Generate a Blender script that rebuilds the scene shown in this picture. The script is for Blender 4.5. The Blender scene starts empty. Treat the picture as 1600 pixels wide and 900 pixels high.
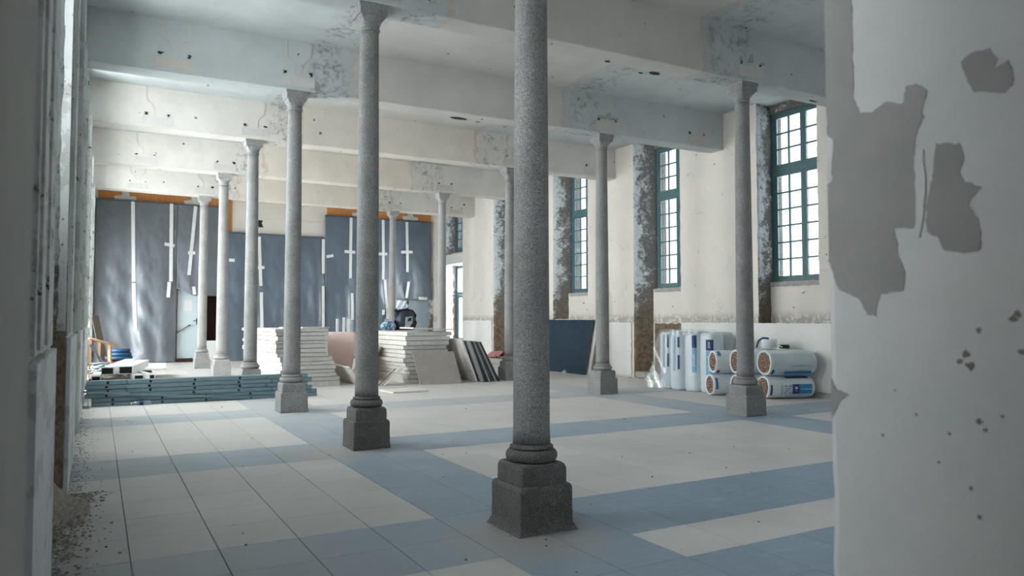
import bpy, bmesh, math, random
from mathutils import Vector, Matrix, noise as mnoise
R = math.radians
random.seed(7)
scene = bpy.context.scene
COL = scene.collection

# ------------------------------------------------------------------ camera
cam_data = bpy.data.cameras.new('camera')
cam = bpy.data.objects.new('camera', cam_data)
COL.objects.link(cam)
cam.location = (0, 0, 1.5)
cam.rotation_euler = (R(90 + 2.39), 0, R(-29.356))
cam_data.sensor_width = 36.0
cam_data.lens = 1151.0 / 1600.0 * 36.0
cam_data.clip_start = 0.05
cam_data.dof.use_dof = True
cam_data.dof.focus_distance = 9.0
cam_data.dof.aperture_fstop = 2.8
scene.camera = cam

# ------------------------------------------------------------------ world, exposure
world = bpy.data.worlds.new('overcast_sky')
scene.world = world
world.use_nodes = True
bg = world.node_tree.nodes['Background']
bg.inputs[0].default_value = (0.98, 0.99, 1.0, 1)
bg.inputs[1].default_value = 13.0
vs = scene.view_settings
vs.view_transform = 'Standard'
vs.look = 'None'
vs.gamma = 1.0
vs.use_curve_mapping = False
vs.exposure = 0.75
cy = scene.cycles
cy.max_bounces = 10
cy.diffuse_bounces = 7
cy.glossy_bounces = 3
cy.transmission_bounces = 6
cy.transparent_max_bounces = 12
cy.sample_clamp_indirect = 6.0
cy.caustics_reflective = False
cy.caustics_refractive = False

XL, XR, YB, ZC, ZBM = -0.22, 12.0, 28.0, 6.03, 5.23
YA = [4.653, 8.434, 12.267, 16.024, 20.106, 24.157]   # column rows, left line
YBR = [None, 8.327, 12.086, 15.924, 20.058, 24.26]     # right line
XA, XB = 2.78, 8.892


def portal(name, loc, rot, sx, sy):
    l = bpy.data.lights.new(name, 'AREA')
    l.shape = 'RECTANGLE'; l.size = sx; l.size_y = sy
    l.cycles.is_portal = True
    o = bpy.data.objects.new(name, l); COL.objects.link(o)
    o.location = loc; o.rotation_euler = rot
    return o

# ------------------------------------------------------------------ helpers: objects
def setp(o, label=None, cat=None, group=None, kind=None):
    if label: o['label'] = label
    if cat: o['category'] = cat
    if group: o['group'] = group
    if kind: o['kind'] = kind
    return o

def thing(name, label, cat, loc=(0, 0, 0), rz=0.0, group=None):
    o = bpy.data.objects.new(name, None); COL.objects.link(o)
    o.empty_display_size = 0.1
    o.location = loc; o.rotation_euler = (0, 0, rz)
    return setp(o, label, cat, group)

class MB:
    def __init__(self):
        self.v = []; self.f = []; self.m = []; self.s = []
    def add(self, verts, faces, mi=0, smooth=False):
        n = len(self.v)
        self.v += [tuple(p) for p in verts]
        for f in faces:
            self.f.append(tuple(i + n for i in f)); self.m.append(mi); self.s.append(smooth)
        return self
    def box(self, x0, x1, y0, y1, z0, z1, mi=0, M=None):
        vs_ = [(x0, y0, z0), (x1, y0, z0), (x1, y1, z0), (x0, y1, z0), (x0, y0, z1), (x1, y0, z1), (x1, y1, z1), (x0, y1, z1)]
        if M is not None: vs_ = [tuple(M @ Vector(p)) for p in vs_]
        return self.add(vs_, [(3, 2, 1, 0), (4, 5, 6, 7), (0, 1, 5, 4), (1, 2, 6, 5), (2, 3, 7, 6), (3, 0, 4, 7)], mi)
    def bevbox(self, x0, x1, y0, y1, z0, z1, b=0.01, mi=0, M=None):
        vs_ = []
        rings = [(z0, b), (z0 + b, 0), (z1 - b, 0), (z1, b)]
        for z, i in rings:
            vs_ += [(x0 + b, y0 + i, z), (x1 - b, y0 + i, z), (x1 - i, y0 + b, z), (x1 - i, y1 - b, z), (x1 - b, y1 - i, z), (x0 + b, y1 - i, z), (x0 + i, y1 - b, z), (x0 + i, y0 + b, z)]
        fs = [tuple(reversed(range(8))), tuple(range(24, 32))]
        for r in range(3):
            for k in range(8):
                a = r * 8 + k; c = r * 8 + (k + 1) % 8
                fs.append((a, c, c + 8, a + 8))
        if M is not None: vs_ = [tuple(M @ Vector(p)) for p in vs_]
        return self.add(vs_, fs, mi)
    def rings(self, rs, smooth=True, cap=True, mi=0, closed=True):
        n = len(rs[0]); vs_ = [p for r in rs for p in r]; fs = []
        for r in range(len(rs) - 1):
            for k in range(n if closed else n - 1):
                a = r * n + k; c = r * n + (k + 1) % n
                fs.append((a, c, c + n, a + n))
        self.add(vs_, fs, mi, smooth)
        if cap:
            self.add(rs[0], [tuple(reversed(range(n)))], mi); self.add(rs[-1], [tuple(range(n))], mi)
        return self
    def tube(self, pts, r, n=8, mi=0, cap=True):
        rs = []
        pts = [Vector(p) for p in pts]
        for i, p in enumerate(pts):
            t = (pts[min(i + 1, len(pts) - 1)] - pts[max(i - 1, 0)]).normalized()
            u = t.cross(Vector((0, 0, 1)))
            if u.length < 1e-3: u = t.cross(Vector((1, 0, 0)))
            u.normalize(); w = u.cross(t)
            rr = r[i] if isinstance(r, (list, tuple)) else r
            rs.append([p + u * rr * math.cos(2 * math.pi * k / n) + w * rr * math.sin(2 * math.pi * k / n) for k in range(n)])
        return self.rings(rs, True, cap, mi)
    def lathe(self, prof, n=32, mi=0, c=(0, 0, 0), smooth=True):
        rs = [[(c[0] + r * math.cos(2 * math.pi * k / n), c[1] + r * math.sin(2 * math.pi * k / n), c[2] + z) for k in range(n)] for r, z in prof]
        return self.rings(rs, smooth, True, mi)
    def prism(self, poly, fn, d, mi=0):
        # poly of 2D points, fn(u, v, w) -> 3D, extruded w from 0 to d
        n = len(poly)
        vs_ = [fn(u, v, 0) for u, v in poly] + [fn(u, v, d) for u, v in poly]
        fs = [tuple(reversed(range(n))), tuple(range(n, 2 * n))] + [(k, (k + 1) % n, n + (k + 1) % n, n + k) for k in range(n)]
        return self.add(vs_, fs, mi)
    def grid(self, fn, nu, nv, smooth=True, mi=0):
        vs_ = [fn(i / nu, j / nv) for j in range(nv + 1) for i in range(nu + 1)]
        fs = [(j * (nu + 1) + i, j * (nu + 1) + i + 1, (j + 1) * (nu + 1) + i + 1, (j + 1) * (nu + 1) + i) for j in range(nv) for i in range(nu)]
        return self.add(vs_, fs, mi, smooth)
    def mesh(self, name, mats, fix=True):
        me = bpy.data.meshes.new(name)
        me.from_pydata(self.v, [], self.f)
        for m in (mats if isinstance(mats, (list, tuple)) else [mats]): me.materials.append(m)
        me.polygons.foreach_set('material_index', self.m)
        me.polygons.foreach_set('use_smooth', self.s)
        if fix:
            bm = bmesh.new(); bm.from_mesh(me)
            bmesh.ops.remove_doubles(bm, verts=bm.verts, dist=1e-5)
            bmesh.ops.recalc_face_normals(bm, faces=bm.faces)
            bm.to_mesh(me); bm.free()
        me.update()
        return me
    def build(self, name, mats, parent=None, fix=True, **kw):
        o = bpy.data.objects.new(name, self.mesh(name, mats, fix)); COL.objects.link(o)
        if parent is not None: o.parent = parent
        return setp(o, kw.get('label'), kw.get('cat'), kw.get('group'), kw.get('kind'))

def inst(name, me, parent=None, loc=(0, 0, 0), rot=(0, 0, 0), mat=None):
    o = bpy.data.objects.new(name, me); COL.objects.link(o)
    if parent is not None: o.parent = parent
    o.location = loc; o.rotation_euler = rot
    if mat is not None:
        o.material_slots[0].link = 'OBJECT'; o.material_slots[0].material = mat
    return o

def superring(cx, cy_, z, hx, hy, sq, n=32):
    # blend between ellipse (sq=0) and rectangle (sq=1)
    out = []
    for k in range(n):
        a = 2 * math.pi * k / n
        c, s = math.cos(a), math.sin(a)
        m = max(abs(c), abs(s))
        f = (1 - sq) + sq / m
        out.append((cx + hx * c * f, cy_ + hy * s * f, z))
    return out

def fbm(x, y, z=0.0, o=4):
    return mnoise.fractal(Vector((x, y, z)), 1.0, 2.0, o)

# ------------------------------------------------------------------ helpers: materials
class NT:
    def __init__(self, name):
        self.mat = bpy.data.materials.new(name); self.mat.use_nodes = True
        self.t = self.mat.node_tree; self.n = self.t.nodes; self.l = self.t.links
        self.b = self.n['Principled BSDF']; self.out = self.n['Material Output']
        self._pos = None
    def node(self, typ, **kw):
        nd = self.n.new(typ)
        for k, v in kw.items(): setattr(nd, k, v)
        return nd
    def link(self, a, b): self.l.new(a, b)
    def setin(self, sock, v):
        if hasattr(v, 'is_linked') or isinstance(v, bpy.types.NodeSocket): self.link(v, sock)
        else: sock.default_value = v
    def pos(self, kind='world', scale=None):
        if kind == 'world':
            p = self.node('ShaderNodeNewGeometry').outputs['Position']
        else:
            tc = self.node('ShaderNodeTexCoord'); oi = self.node('ShaderNodeObjectInfo')
            mul = self.node('ShaderNodeMath', operation='MULTIPLY'); self.link(oi.outputs['Random'], mul.inputs[0]); mul.inputs[1].default_value = 37.0
            add = self.node('ShaderNodeVectorMath', operation='ADD'); self.link(tc.outputs['Object'], add.inputs[0]); self.link(mul.outputs[0], add.inputs[1])
            p = add.outputs[0]
        if scale:
            m = self.node('ShaderNodeVectorMath', operation='MULTIPLY'); self.link(p, m.inputs[0]); m.inputs[1].default_value = scale
            p = m.outputs[0]
        return p
    def noise(self, p, scale, detail=4, rough=0.6, dist=0.0):
        nd = self.node('ShaderNodeTexNoise'); self.link(p, nd.inputs['Vector'])
        nd.inputs['Scale'].default_value = scale; nd.inputs['Detail'].default_value = detail
        nd.inputs['Roughness'].default_value = rough; nd.inputs['Distortion'].default_value = dist
        return nd.outputs['Fac']
    def ramp(self, f, a, b):
        nd = self.node('ShaderNodeMapRange', clamp=True); self.setin(nd.inputs[0], f)
        nd.inputs[1].default_value = a; nd.inputs[2].default_value = b
        return nd.outputs[0]
    def math(self, op, a, b=0.0, c=None):
        nd = self.node('ShaderNodeMath', operation=op); self.setin(nd.inputs[0], a); self.setin(nd.inputs[1], b)
        if c is not None: self.setin(nd.inputs[2], c)
        return nd.outputs[0]
    def mix(self, f, a, b, blend='MIX'):
        nd = self.node('ShaderNodeMix', data_type='RGBA', blend_type=blend); self.setin(nd.inputs[0], f)
        for s, v in ((nd.inputs[6], a), (nd.inputs[7], b)):
            if isinstance(v, bpy.types.NodeSocket): self.link(v, s)
            else: s.default_value = (*v[:3], 1)
        return nd.outputs[2]
    def sep(self, p):
        nd = self.node('ShaderNodeSeparateXYZ'); self.link(p, nd.inputs[0]); return nd.outputs
    def bump(self, h, strength=0.3, dist=0.01):
        nd = self.node('ShaderNodeBump'); self.link(h, nd.inputs['Height'])
        nd.inputs['Strength'].default_value = strength; nd.inputs['Distance'].default_value = dist
        self.link(nd.outputs[0], self.b.inputs['Normal'])
    def done(self, col, rough=0.7, metal=0.0, spec=0.4):
        if isinstance(col, bpy.types.NodeSocket): self.link(col, self.b.inputs['Base Color'])
        else: self.b.inputs['Base Color'].default_value = (*col[:3], 1)
        self.setin(self.b.inputs['Roughness'], rough)
        self.b.inputs['Metallic'].default_value = metal
        self.b.inputs['Specular IOR Level'].default_value = spec
        return self.mat

def simple(name, c1, c2=None, rough=0.6, scale=6.0, bump=0.1, bdist=0.003, metal=0.0, spec=0.4, space='obj', lo=0.35, hi=0.65, stretch=None):
    t = NT(name); p = t.pos(space, stretch)
    c2 = c2 or tuple(x * 0.82 for x in c1)
    f = t.noise(p, scale, 5, 0.65)
    if bump: t.bump(t.noise(p, scale * 4, 4, 0.7), bump, bdist)
    return t.done(t.mix(t.ramp(f, lo, hi), c1, c2), rough, metal, spec)

def granite(name, dark, mid, lightc, dust=0.15):
    t = NT(name); p = t.pos('world')
    a = t.noise(p, 130, 3, 0.75); b = t.noise(p, 60, 2, 0.6); c = t.noise(p, 3.0, 4, 0.6); d = t.noise(p, 14, 5, 0.7)
    col = t.mix(t.ramp(a, 0.40, 0.62), dark, lightc)
    col = t.mix(t.ramp(b, 0.45, 0.75), col, mid)
    col = t.mix(t.math('MULTIPLY', t.ramp(c, 0.4, 0.75), 0.45), col, dark)
    col = t.mix(t.math('MULTIPLY', t.ramp(d, 0.6, 0.72), dust), col, (0.6, 0.6, 0.58))
    t.bump(a, 0.55, 0.004)
    return t.done(col, 0.75, spec=0.35)

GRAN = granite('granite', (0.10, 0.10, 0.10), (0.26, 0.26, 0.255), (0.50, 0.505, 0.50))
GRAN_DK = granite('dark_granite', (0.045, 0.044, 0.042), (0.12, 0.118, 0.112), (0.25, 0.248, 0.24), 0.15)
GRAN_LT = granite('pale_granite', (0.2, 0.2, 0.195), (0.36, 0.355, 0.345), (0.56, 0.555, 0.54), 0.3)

def plaster_zones(name, blue, beige):
    t = NT(name); p = t.pos('world'); s = t.sep(p)
    wob = t.math('MULTIPLY', t.math('SUBTRACT', t.noise(p, 2.2, 5, 0.7), 0.5), 0.55)
    x = t.math('ADD', s[0], wob)
    inz = t.math('MULTIPLY', t.ramp(x, 3.72, 3.76), t.math('SUBTRACT', 1.0, t.ramp(x, 7.86, 7.90)))
    n1 = t.noise(p, 1.3, 6, 0.65); n2 = t.noise(p, 9, 6, 0.7); n3 = t.noise(p, 30, 4, 0.7)
    b = t.mix(t.ramp(n1, 0.3, 0.7), blue, tuple(c * 0.82 for c in blue))
    g = t.mix(t.ramp(n1, 0.3, 0.7), beige, tuple(c * 0.84 for c in beige))
    col = t.mix(inz, b, g)
    # pinkish line of bare plaster along the edge of each paint zone
    def line(cx, w): return t.math('SUBTRACT', 1.0, t.ramp(t.math('ABSOLUTE', t.math('SUBTRACT', x, cx)), w * 0.5, w))
    ln = t.math('MULTIPLY', t.math('MAXIMUM', line(3.74, 0.05), line(7.88, 0.05)), t.ramp(n2, 0.35, 0.55))
    col = t.mix(t.math('MULTIPLY', ln, 0.7), col, (0.52, 0.41, 0.33))
    # dark mould beside the edge
    def band(a, b_): return t.math('MULTIPLY', t.ramp(x, a, a + 0.25), t.math('SUBTRACT', 1.0, t.ramp(x, b_ - 0.25, b_)))
    mold = t.math('MULTIPLY', t.math('MAXIMUM', band(2.9, 3.72), band(7.92, 8.9)), t.ramp(t.math('MULTIPLY', n2, t.math('ADD', n1, 0.5)), 0.5, 0.68))
    col = t.mix(t.math('MULTIPLY', mold, 0.75), col, (0.16, 0.165, 0.16))
    blot = t.ramp(t.noise(p, 3.1, 7, 0.75), 0.62, 0.74)
    col = t.mix(t.math('MULTIPLY', blot, 0.22), col, (0.3, 0.29, 0.27))
    spk = t.ramp(t.noise(p, 7.0, 2, 0.4), 0.75, 0.76)
    col = t.mix(t.math('MULTIPLY', spk, 0.85), col, (0.05, 0.05, 0.05))
    t.bump(t.math('ADD', n2, t.math('MULTIPLY', n3, 0.4)), 0.25, 0.006)
    return t.done(col, 0.85, spec=0.25)

PL_NEAR = plaster_zones('painted_plaster_blue_grey', (0.535, 0.57, 0.575), (0.60, 0.585, 0.555))
PL_FAR = plaster_zones('painted_plaster_warm_lit', (0.685, 0.66, 0.615), (0.715, 0.665, 0.595))  # far beams: warm light painted into the plaster tone
SCAR = simple('bare_plaster_scar', (0.56, 0.53, 0.495), (0.52, 0.48, 0.435), 0.9, 9, 0.3, 0.004)
SCAR_PALE = simple('pale_plaster_patch', (0.58, 0.575, 0.555), (0.54, 0.53, 0.505), 0.9, 9, 0.3, 0.004)
HOLE = simple('dark_hole', (0.02, 0.02, 0.02), (0.03, 0.03, 0.03), 0.9, 20, 0)

def wall_plaster():
    t = NT('cream_wall_plaster'); p = t.pos('world'); s = t.sep(p)
    n1 = t.noise(p, 0.8, 5, 0.6); n2 = t.noise(p, 7, 6, 0.72); n3 = t.noise(p, 40, 3, 0.6)
    col = t.mix(t.ramp(n1, 0.3, 0.7), (0.735, 0.685, 0.62), (0.655, 0.62, 0.565))
    pale = t.ramp(t.noise(p, 2.6, 7, 0.78), 0.60, 0.63)
    col = t.mix(t.math('MULTIPLY', pale, 0.5), col, (0.78, 0.76, 0.72))
    low = t.math('MULTIPLY', t.ramp(s[2], 1.35, 1.42), t.math('SUBTRACT', 1.0, t.ramp(s[2], 1.5, 1.66)))
    torn = t.math('MULTIPLY', low, t.ramp(n2, 0.43, 0.5))
    col = t.mix(t.math('MULTIPLY', torn, 0.75), col, (0.33, 0.31, 0.28))
    # fine cracks
    v = t.node('ShaderNodeTexVoronoi', feature='DISTANCE_TO_EDGE'); v.inputs['Scale'].default_value = 0.7
    wv = t.node('ShaderNodeVectorMath', operation='ADD'); t.link(p, wv.inputs[0])
    nn = t.node('ShaderNodeTexNoise'); t.link(p, nn.inputs['Vector']); nn.inputs['Scale'].default_value = 2.5; nn.inputs['Detail'].default_value = 5
    t.link(nn.outputs['Color'], wv.inputs[1]); t.link(wv.outputs[0], v.inputs['Vector'])
    crack = t.math('MULTIPLY', t.math('SUBTRACT', 1.0, t.ramp(v.outputs['Distance'], 0.0, 0.008)), t.ramp(n1, 0.5, 0.58))
    col = t.mix(t.math('MULTIPLY', crack, 0.6), col, (0.3, 0.28, 0.25))
    spk = t.ramp(t.noise(p, 9.0, 2, 0.4), 0.74, 0.75)
    col = t.mix(t.math('MULTIPLY', spk, 0.8), col, (0.08, 0.07, 0.06))
    t.bump(t.math('SUBTRACT', t.math('ADD', n2, t.math('MULTIPLY', n3, 0.3)), t.math('MULTIPLY', torn, 1.2)), 0.3, 0.008)
    return t.done(col, 0.85, spec=0.25)
WALL = wall_plaster()

def reveal(name, axis, x0, x1, smooth_side=0.5):
    """old stone under flaking whitewash; the stone shows more towards the frame and near the floor"""
    t = NT(name); p = t.pos('world'); s = t.sep(p)
    n1 = t.noise(p, 2.4, 9, 0.78); n2 = t.noise(p, 11, 8, 0.78, 0.4); n3 = t.noise(p, 45, 5, 0.7)
    dpt = t.ramp(s[axis], x0, x1)
    low = t.math('SUBTRACT', 1.0, t.ramp(s[2], 1.2, 2.6))
    m = t.math('ADD', t.math('ADD', t.math('MULTIPLY', n1, 0.75), t.math('MULTIPLY', n2, 0.55)), t.math('ADD', t.math('MULTIPLY', dpt, 0.22), t.math('MULTIPLY', low, 0.22)))
    mask = t.ramp(m, 0.71, 0.80)
    white = t.mix(t.ramp(n2, 0.3, 0.7), (0.74, 0.76, 0.76), (0.50, 0.53, 0.545))
    grey = t.mix(t.ramp(n3, 0.35, 0.65), (0.09, 0.088, 0.085), (0.26, 0.25, 0.235))
    brown = t.mix(t.ramp(n2, 0.35, 0.62), (0.07, 0.055, 0.042), (0.30, 0.235, 0.165))
    stone = t.mix(low, grey, brown)
    col = t.mix(mask, white, stone)
    t.bump(t.math('SUBTRACT', t.math('ADD', n2, t.math('MULTIPLY', n3, 0.35)), t.math('MULTIPLY', mask, 0.5)), 0.9, 0.03)
    return t.done(col, 0.9, spec=0.2)
REVEAL = reveal('flaking_stone_reveal', 0, XR, XR + 0.5)
REVEAL_L = reveal('flaking_stone_reveal_left', 0, XL - 0.1, XL - 0.7)

def peel_paint(name, base, base2, dark, amt=0.60):
    t = NT(name); p = t.pos('world'); pz = t.pos('world', (2.0, 0.75, 1.9))
    n1 = t.noise(pz, 4.2, 7, 0.75); n2 = t.noise(p, 1.4, 4, 0.6); n3 = t.noise(p, 30, 3, 0.6)
    col = t.mix(t.ramp(n2, 0.3, 0.7), base, base2)
    m = t.ramp(n1, amt, amt + 0.025)
    col = t.mix(m, col, dark)
    mid = t.math('MULTIPLY', t.ramp(t.noise(pz, 1.6, 6, 0.7), 0.53, 0.56), 0.55)
    col = t.mix(mid, col, (0.36, 0.36, 0.34))
    t.bump(t.math('SUBTRACT', n3, m), 0.5, 0.004)
    return t.done(col, 0.55, spec=0.35)
PEEL = peel_paint('peeling_grey_white_paint', (0.66, 0.69, 0.675), (0.56, 0.59, 0.58), (0.06, 0.055, 0.05), 0.595)
DADO_L = peel_paint('chipped_white_dado_paint', (0.72, 0.75, 0.77), (0.62, 0.66, 0.69), (0.12, 0.11, 0.1), 0.66)
DADO = simple('white_dado_plaster', (0.78, 0.765, 0.735), (0.71, 0.70, 0.675), 0.7, 2.0, 0.15, 0.004, space='world')
JAMB = simple('white_skim_plaster', (0.86, 0.86, 0.855), (0.77, 0.78, 0.785), 0.8, 2.2, 0.25, 0.004, space='world')
JAMB_L = simple('greenish_grey_plaster', (0.62, 0.615, 0.58), (0.50, 0.51, 0.49), 0.85, 2.0, 0.3, 0.004, space='world')
JAMB_P = simple('exposed_grey_undercoat', (0.46, 0.455, 0.44), (0.40, 0.40, 0.39), 0.9, 4.0, 0.2, 0.003, space='world')
JAMB_W = simple('chalky_white_skim', (0.86, 0.86, 0.85), (0.8, 0.8, 0.8), 0.8, 4.0, 0.3, 0.003, space='world')

def tile_mat(name, c1, c2, smear):
    t = NT(name); p = t.pos('world'); oi = t.node('ShaderNodeObjectInfo')
    ps = t.pos('world', (1.0, 3.0, 1.0))
    n1 = t.noise(p, 0.9, 5, 0.65); n2 = t.noise(ps, 5, 8, 0.75, 0.6); n3 = t.noise(p, 60, 3, 0.6)
    col = t.mix(t.ramp(n1, 0.3, 0.7), c1, c2)
    col = t.mix(t.math('MULTIPLY', t.ramp(n2, 0.5, 0.72), smear), col, (0.60, 0.60, 0.58))
    col = t.mix(t.math('MULTIPLY', t.ramp(n3, 0.55, 0.8), 0.18), col, tuple(c * 0.6 for c in c1))
    v = t.math('ADD', t.math('MULTIPLY', oi.outputs['Random'], 0.10), 0.95)
    vm = t.node('ShaderNodeVectorMath', operation='SCALE'); t.link(col, vm.inputs[0]); t.link(v, vm.inputs['Scale'])
    s = t.sep(p)
    # dusty: some dirt, mostly light falloff painted darker along the near left aisle
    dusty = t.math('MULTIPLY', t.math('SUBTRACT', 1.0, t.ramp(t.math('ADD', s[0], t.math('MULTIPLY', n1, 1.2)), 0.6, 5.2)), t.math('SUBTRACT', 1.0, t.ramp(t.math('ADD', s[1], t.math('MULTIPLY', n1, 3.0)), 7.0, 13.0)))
    c3 = t.mix(t.math('MULTIPLY', dusty, 0.88), vm.outputs[0], (0.255, 0.262, 0.262))  # dusty: some dirt, mostly painted light falloff
    # fine sand trodden round the foot of the nearest columns
    dmin = None
    for cx, cyy in ((2.62, 4.42), (2.3, 8.2)):
        d = t.math('SQRT', t.math('ADD', t.math('POWER', t.math('SUBTRACT', s[0], cx), 2.0), t.math('POWER', t.math('SUBTRACT', s[1], cyy), 2.0)))
        dmin = d if dmin is None else t.math('MINIMUM', dmin, d)
    sand = t.math('SUBTRACT', 1.0, t.ramp(t.math('ADD', dmin, t.math('MULTIPLY', n2, 0.5)), 0.5, 0.95))
    c4 = t.mix(t.math('MULTIPLY', sand, 0.75), c3, (0.33, 0.315, 0.29))
    plaster_dust = t.ramp(t.math('ADD', s[1], t.math('MULTIPLY', n1, 5.0)), 8.5, 18.0)
    c4 = t.mix(t.math('MULTIPLY', plaster_dust, 0.8), c4, (0.66, 0.625, 0.58))
    t.bump(t.math('ADD', n2, t.math('MULTIPLY', n3, 0.3)), 0.12, 0.004)
    return t.done(c4, t.math('ADD', 0.34, t.math('MULTIPLY', n2, 0.3)), spec=0.4)
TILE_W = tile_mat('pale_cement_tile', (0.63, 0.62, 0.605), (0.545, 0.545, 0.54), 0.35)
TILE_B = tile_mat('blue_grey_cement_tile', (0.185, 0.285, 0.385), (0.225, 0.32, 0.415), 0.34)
SLAB = simple('tile_joint_mortar', (0.30, 0.29, 0.27), (0.22, 0.215, 0.2), 0.9, 8, 0.2, 0.003, space='world')
RUBBLE = simple('lime_rubble', (0.36, 0.33, 0.29), (0.22, 0.2, 0.17), 0.95, 30, 0.4, 0.004, space='world')

def tarp_mat(name, c1, c2):
    t = NT(name); p = t.pos('world')
    n1 = t.noise(p, 1.1, 5, 0.65); n2 = t.noise(p, 18, 6, 0.8); n3 = t.noise(p, 4.5, 6, 0.7, 0.5)
    col = t.mix(t.ramp(n1, 0.3, 0.7), c1, c2)
    col = t.mix(t.math('MULTIPLY', t.ramp(n2, 0.5, 0.75), 0.35), col, (0.19, 0.22, 0.26))
    t.bump(t.math('ADD', t.math('MULTIPLY', n3, 1.0), t.math('MULTIPLY', n2, 0.12)), 0.35, 0.03)
    t.b.inputs['Coat Weight'].default_value = 0.9
    t.b.inputs['Coat Roughness'].default_value = 0.36
    return t.done(col, 0.5, spec=0.7)
TARP = tarp_mat('dark_grey_dust_sheet', (0.105, 0.118, 0.138), (0.15, 0.17, 0.20))
TARP_B = tarp_mat('dark_blue_dust_sheet', (0.075, 0.10, 0.135), (0.10, 0.145, 0.20))
TAPE = simple('white_cloth_tape', (0.80, 0.81, 0.81), (0.74, 0.75, 0.76), 0.6, 14, 0.1, 0.001)
WOOD_OR = simple('orange_plywood', (0.55, 0.235, 0.065), (0.48, 0.19, 0.05), 0.5, 2.0, 0.05, 0.002, stretch=(8, 8, 1))
WOOD = simple('raw_softwood', (0.56, 0.36, 0.2), (0.46, 0.28, 0.15), 0.6, 3.0, 0.1, 0.002, stretch=(8, 8, 1))
WOOD_DK = simple('weathered_brown_wood', (0.22, 0.17, 0.13), (0.15, 0.115, 0.09), 0.8, 4.0, 0.2, 0.003, stretch=(8, 8, 1))
BROWN = simple('dark_red_brown_panel', (0.045, 0.014, 0.009), (0.035, 0.011, 0.008), 0.6, 3, 0.05)
STEEL = simple('galvanised_steel', (0.165, 0.255, 0.295), (0.205, 0.30, 0.34), 0.5, 4.0, 0.05, 0.001, metal=0.35, spec=0.5)
BOARD = simple('cream_plasterboard', (0.76, 0.73, 0.68), (0.68, 0.65, 0.60), 0.8, 5.0, 0.25, 0.005)
BOARD_E = simple('grey_plasterboard_edge', (0.60, 0.59, 0.565), (0.50, 0.49, 0.47), 0.85, 12.0, 0.4, 0.006)
BOARD_G = simple('grey_backing_paper', (0.33, 0.305, 0.28), (0.27, 0.25, 0.235), 0.8, 6.0, 0.15, 0.003)
def dusty_board():
    t = NT('dusty_grey_backing'); p = t.pos('obj')
    n1 = t.noise(p, 3, 6, 0.7); n2 = t.noise(p, 9, 8, 0.8, 1.0)
    col = t.mix(t.ramp(n1, 0.3, 0.7), (0.36, 0.325, 0.30), (0.30, 0.275, 0.255))
    col = t.mix(t.math('MULTIPLY', t.ramp(n2, 0.56, 0.68), 0.6), col, (0.6, 0.58, 0.55))
    t.bump(n2, 0.2, 0.003)
    return t.done(col, 0.85)
DUSTY = dusty_board()
BOARD_DK = simple('dark_grey_board', (0.30, 0.31, 0.31), (0.25, 0.26, 0.265), 0.7, 4.0, 0.1, 0.002)
BOARD_DK2 = simple('mid_grey_board_edge', (0.36, 0.37, 0.365), (0.3, 0.31, 0.31), 0.7, 6.0, 0.1, 0.002)
PINK = simple('pink_plasterboard', (0.82, 0.65, 0.62), (0.78, 0.58, 0.555), 0.75, 2.0, 0.08, 0.003)
NAVY = simple('navy_film_faced_panel', (0.012, 0.030, 0.052), (0.018, 0.040, 0.064), 0.55, 3.0, 0.06, 0.002, spec=0.25)
BLACK = simple('black_plastic_and_shade', (0.015, 0.016, 0.018), (0.025, 0.026, 0.028), 0.4, 10, 0.05)
BLUEBLK = simple('dark_slate_plastic', (0.03, 0.045, 0.065), (0.04, 0.055, 0.075), 0.4, 6, 0.05)
SILVER = simple('pale_grey_plastic', (0.5, 0.54, 0.57), (0.42, 0.46, 0.5), 0.4, 6, 0.05)
WHITEP = simple('white_plastic', (0.80, 0.81, 0.81), (0.75, 0.76, 0.77), 0.4, 6, 0.05)
BLUE = simple('blue_plastic', (0.012, 0.065, 0.15), (0.01, 0.05, 0.12), 0.4, 8, 0.08)
RED = simple('red_plastic', (0.42, 0.03, 0.04), (0.32, 0.02, 0.03), 0.45, 8, 0.08)
PURPLE = simple('maroon_can_paint', (0.13, 0.03, 0.08), (0.10, 0.03, 0.06), 0.4, 8, 0.0)
SACK_B = simple('blue_white_sack', (0.05, 0.19, 0.36), (0.6, 0.68, 0.74), 0.6, 16, 0.3, 0.006, lo=0.5, hi=0.56)
SACK_C = simple('cream_printed_sack', (0.75, 0.66, 0.57), (0.70, 0.42, 0.34), 0.7, 14, 0.3, 0.006, lo=0.52, hi=0.58)
CLOTH = simple('dusty_pink_cloth', (0.48, 0.21, 0.22), (0.38, 0.15, 0.17), 0.9, 12, 0.3, 0.006)
TEAL = simple('teal_window_paint', (0.075, 0.155, 0.165), (0.06, 0.13, 0.14), 0.45, 5, 0.08, 0.002, space='world')
SILL = simple('grey_sill_stone', (0.42, 0.41, 0.385), (0.32, 0.31, 0.29), 0.9, 9, 0.4, 0.006, space='world')
DOORP = simple('pale_blue_door_paint', (0.60, 0.70, 0.72), (0.56, 0.66, 0.69), 0.5, 2, 0.04)
DOORG = simple('pale_blue_grey_panel', (0.30, 0.37, 0.42), (0.27, 0.33, 0.39), 0.5, 2, 0.05)
DARKM = simple('dark_metal', (0.12, 0.13, 0.14), (0.09, 0.1, 0.11), 0.35, 8, 0.02, metal=0.7)
PAPER = simple('printed_notice_paper', (0.74, 0.76, 0.74), (0.68, 0.72, 0.70), 0.8, 18, 0.0)
FOIL = simple('pale_blue_white_film', (0.70, 0.755, 0.79), (0.635, 0.70, 0.74), 0.32, 5, 0.25, 0.012, spec=0.5)
FOIL_G = simple('grey_blue_film', (0.50, 0.57, 0.61), (0.55, 0.62, 0.66), 0.3, 4, 0.2, 0.012, spec=0.55)
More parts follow.
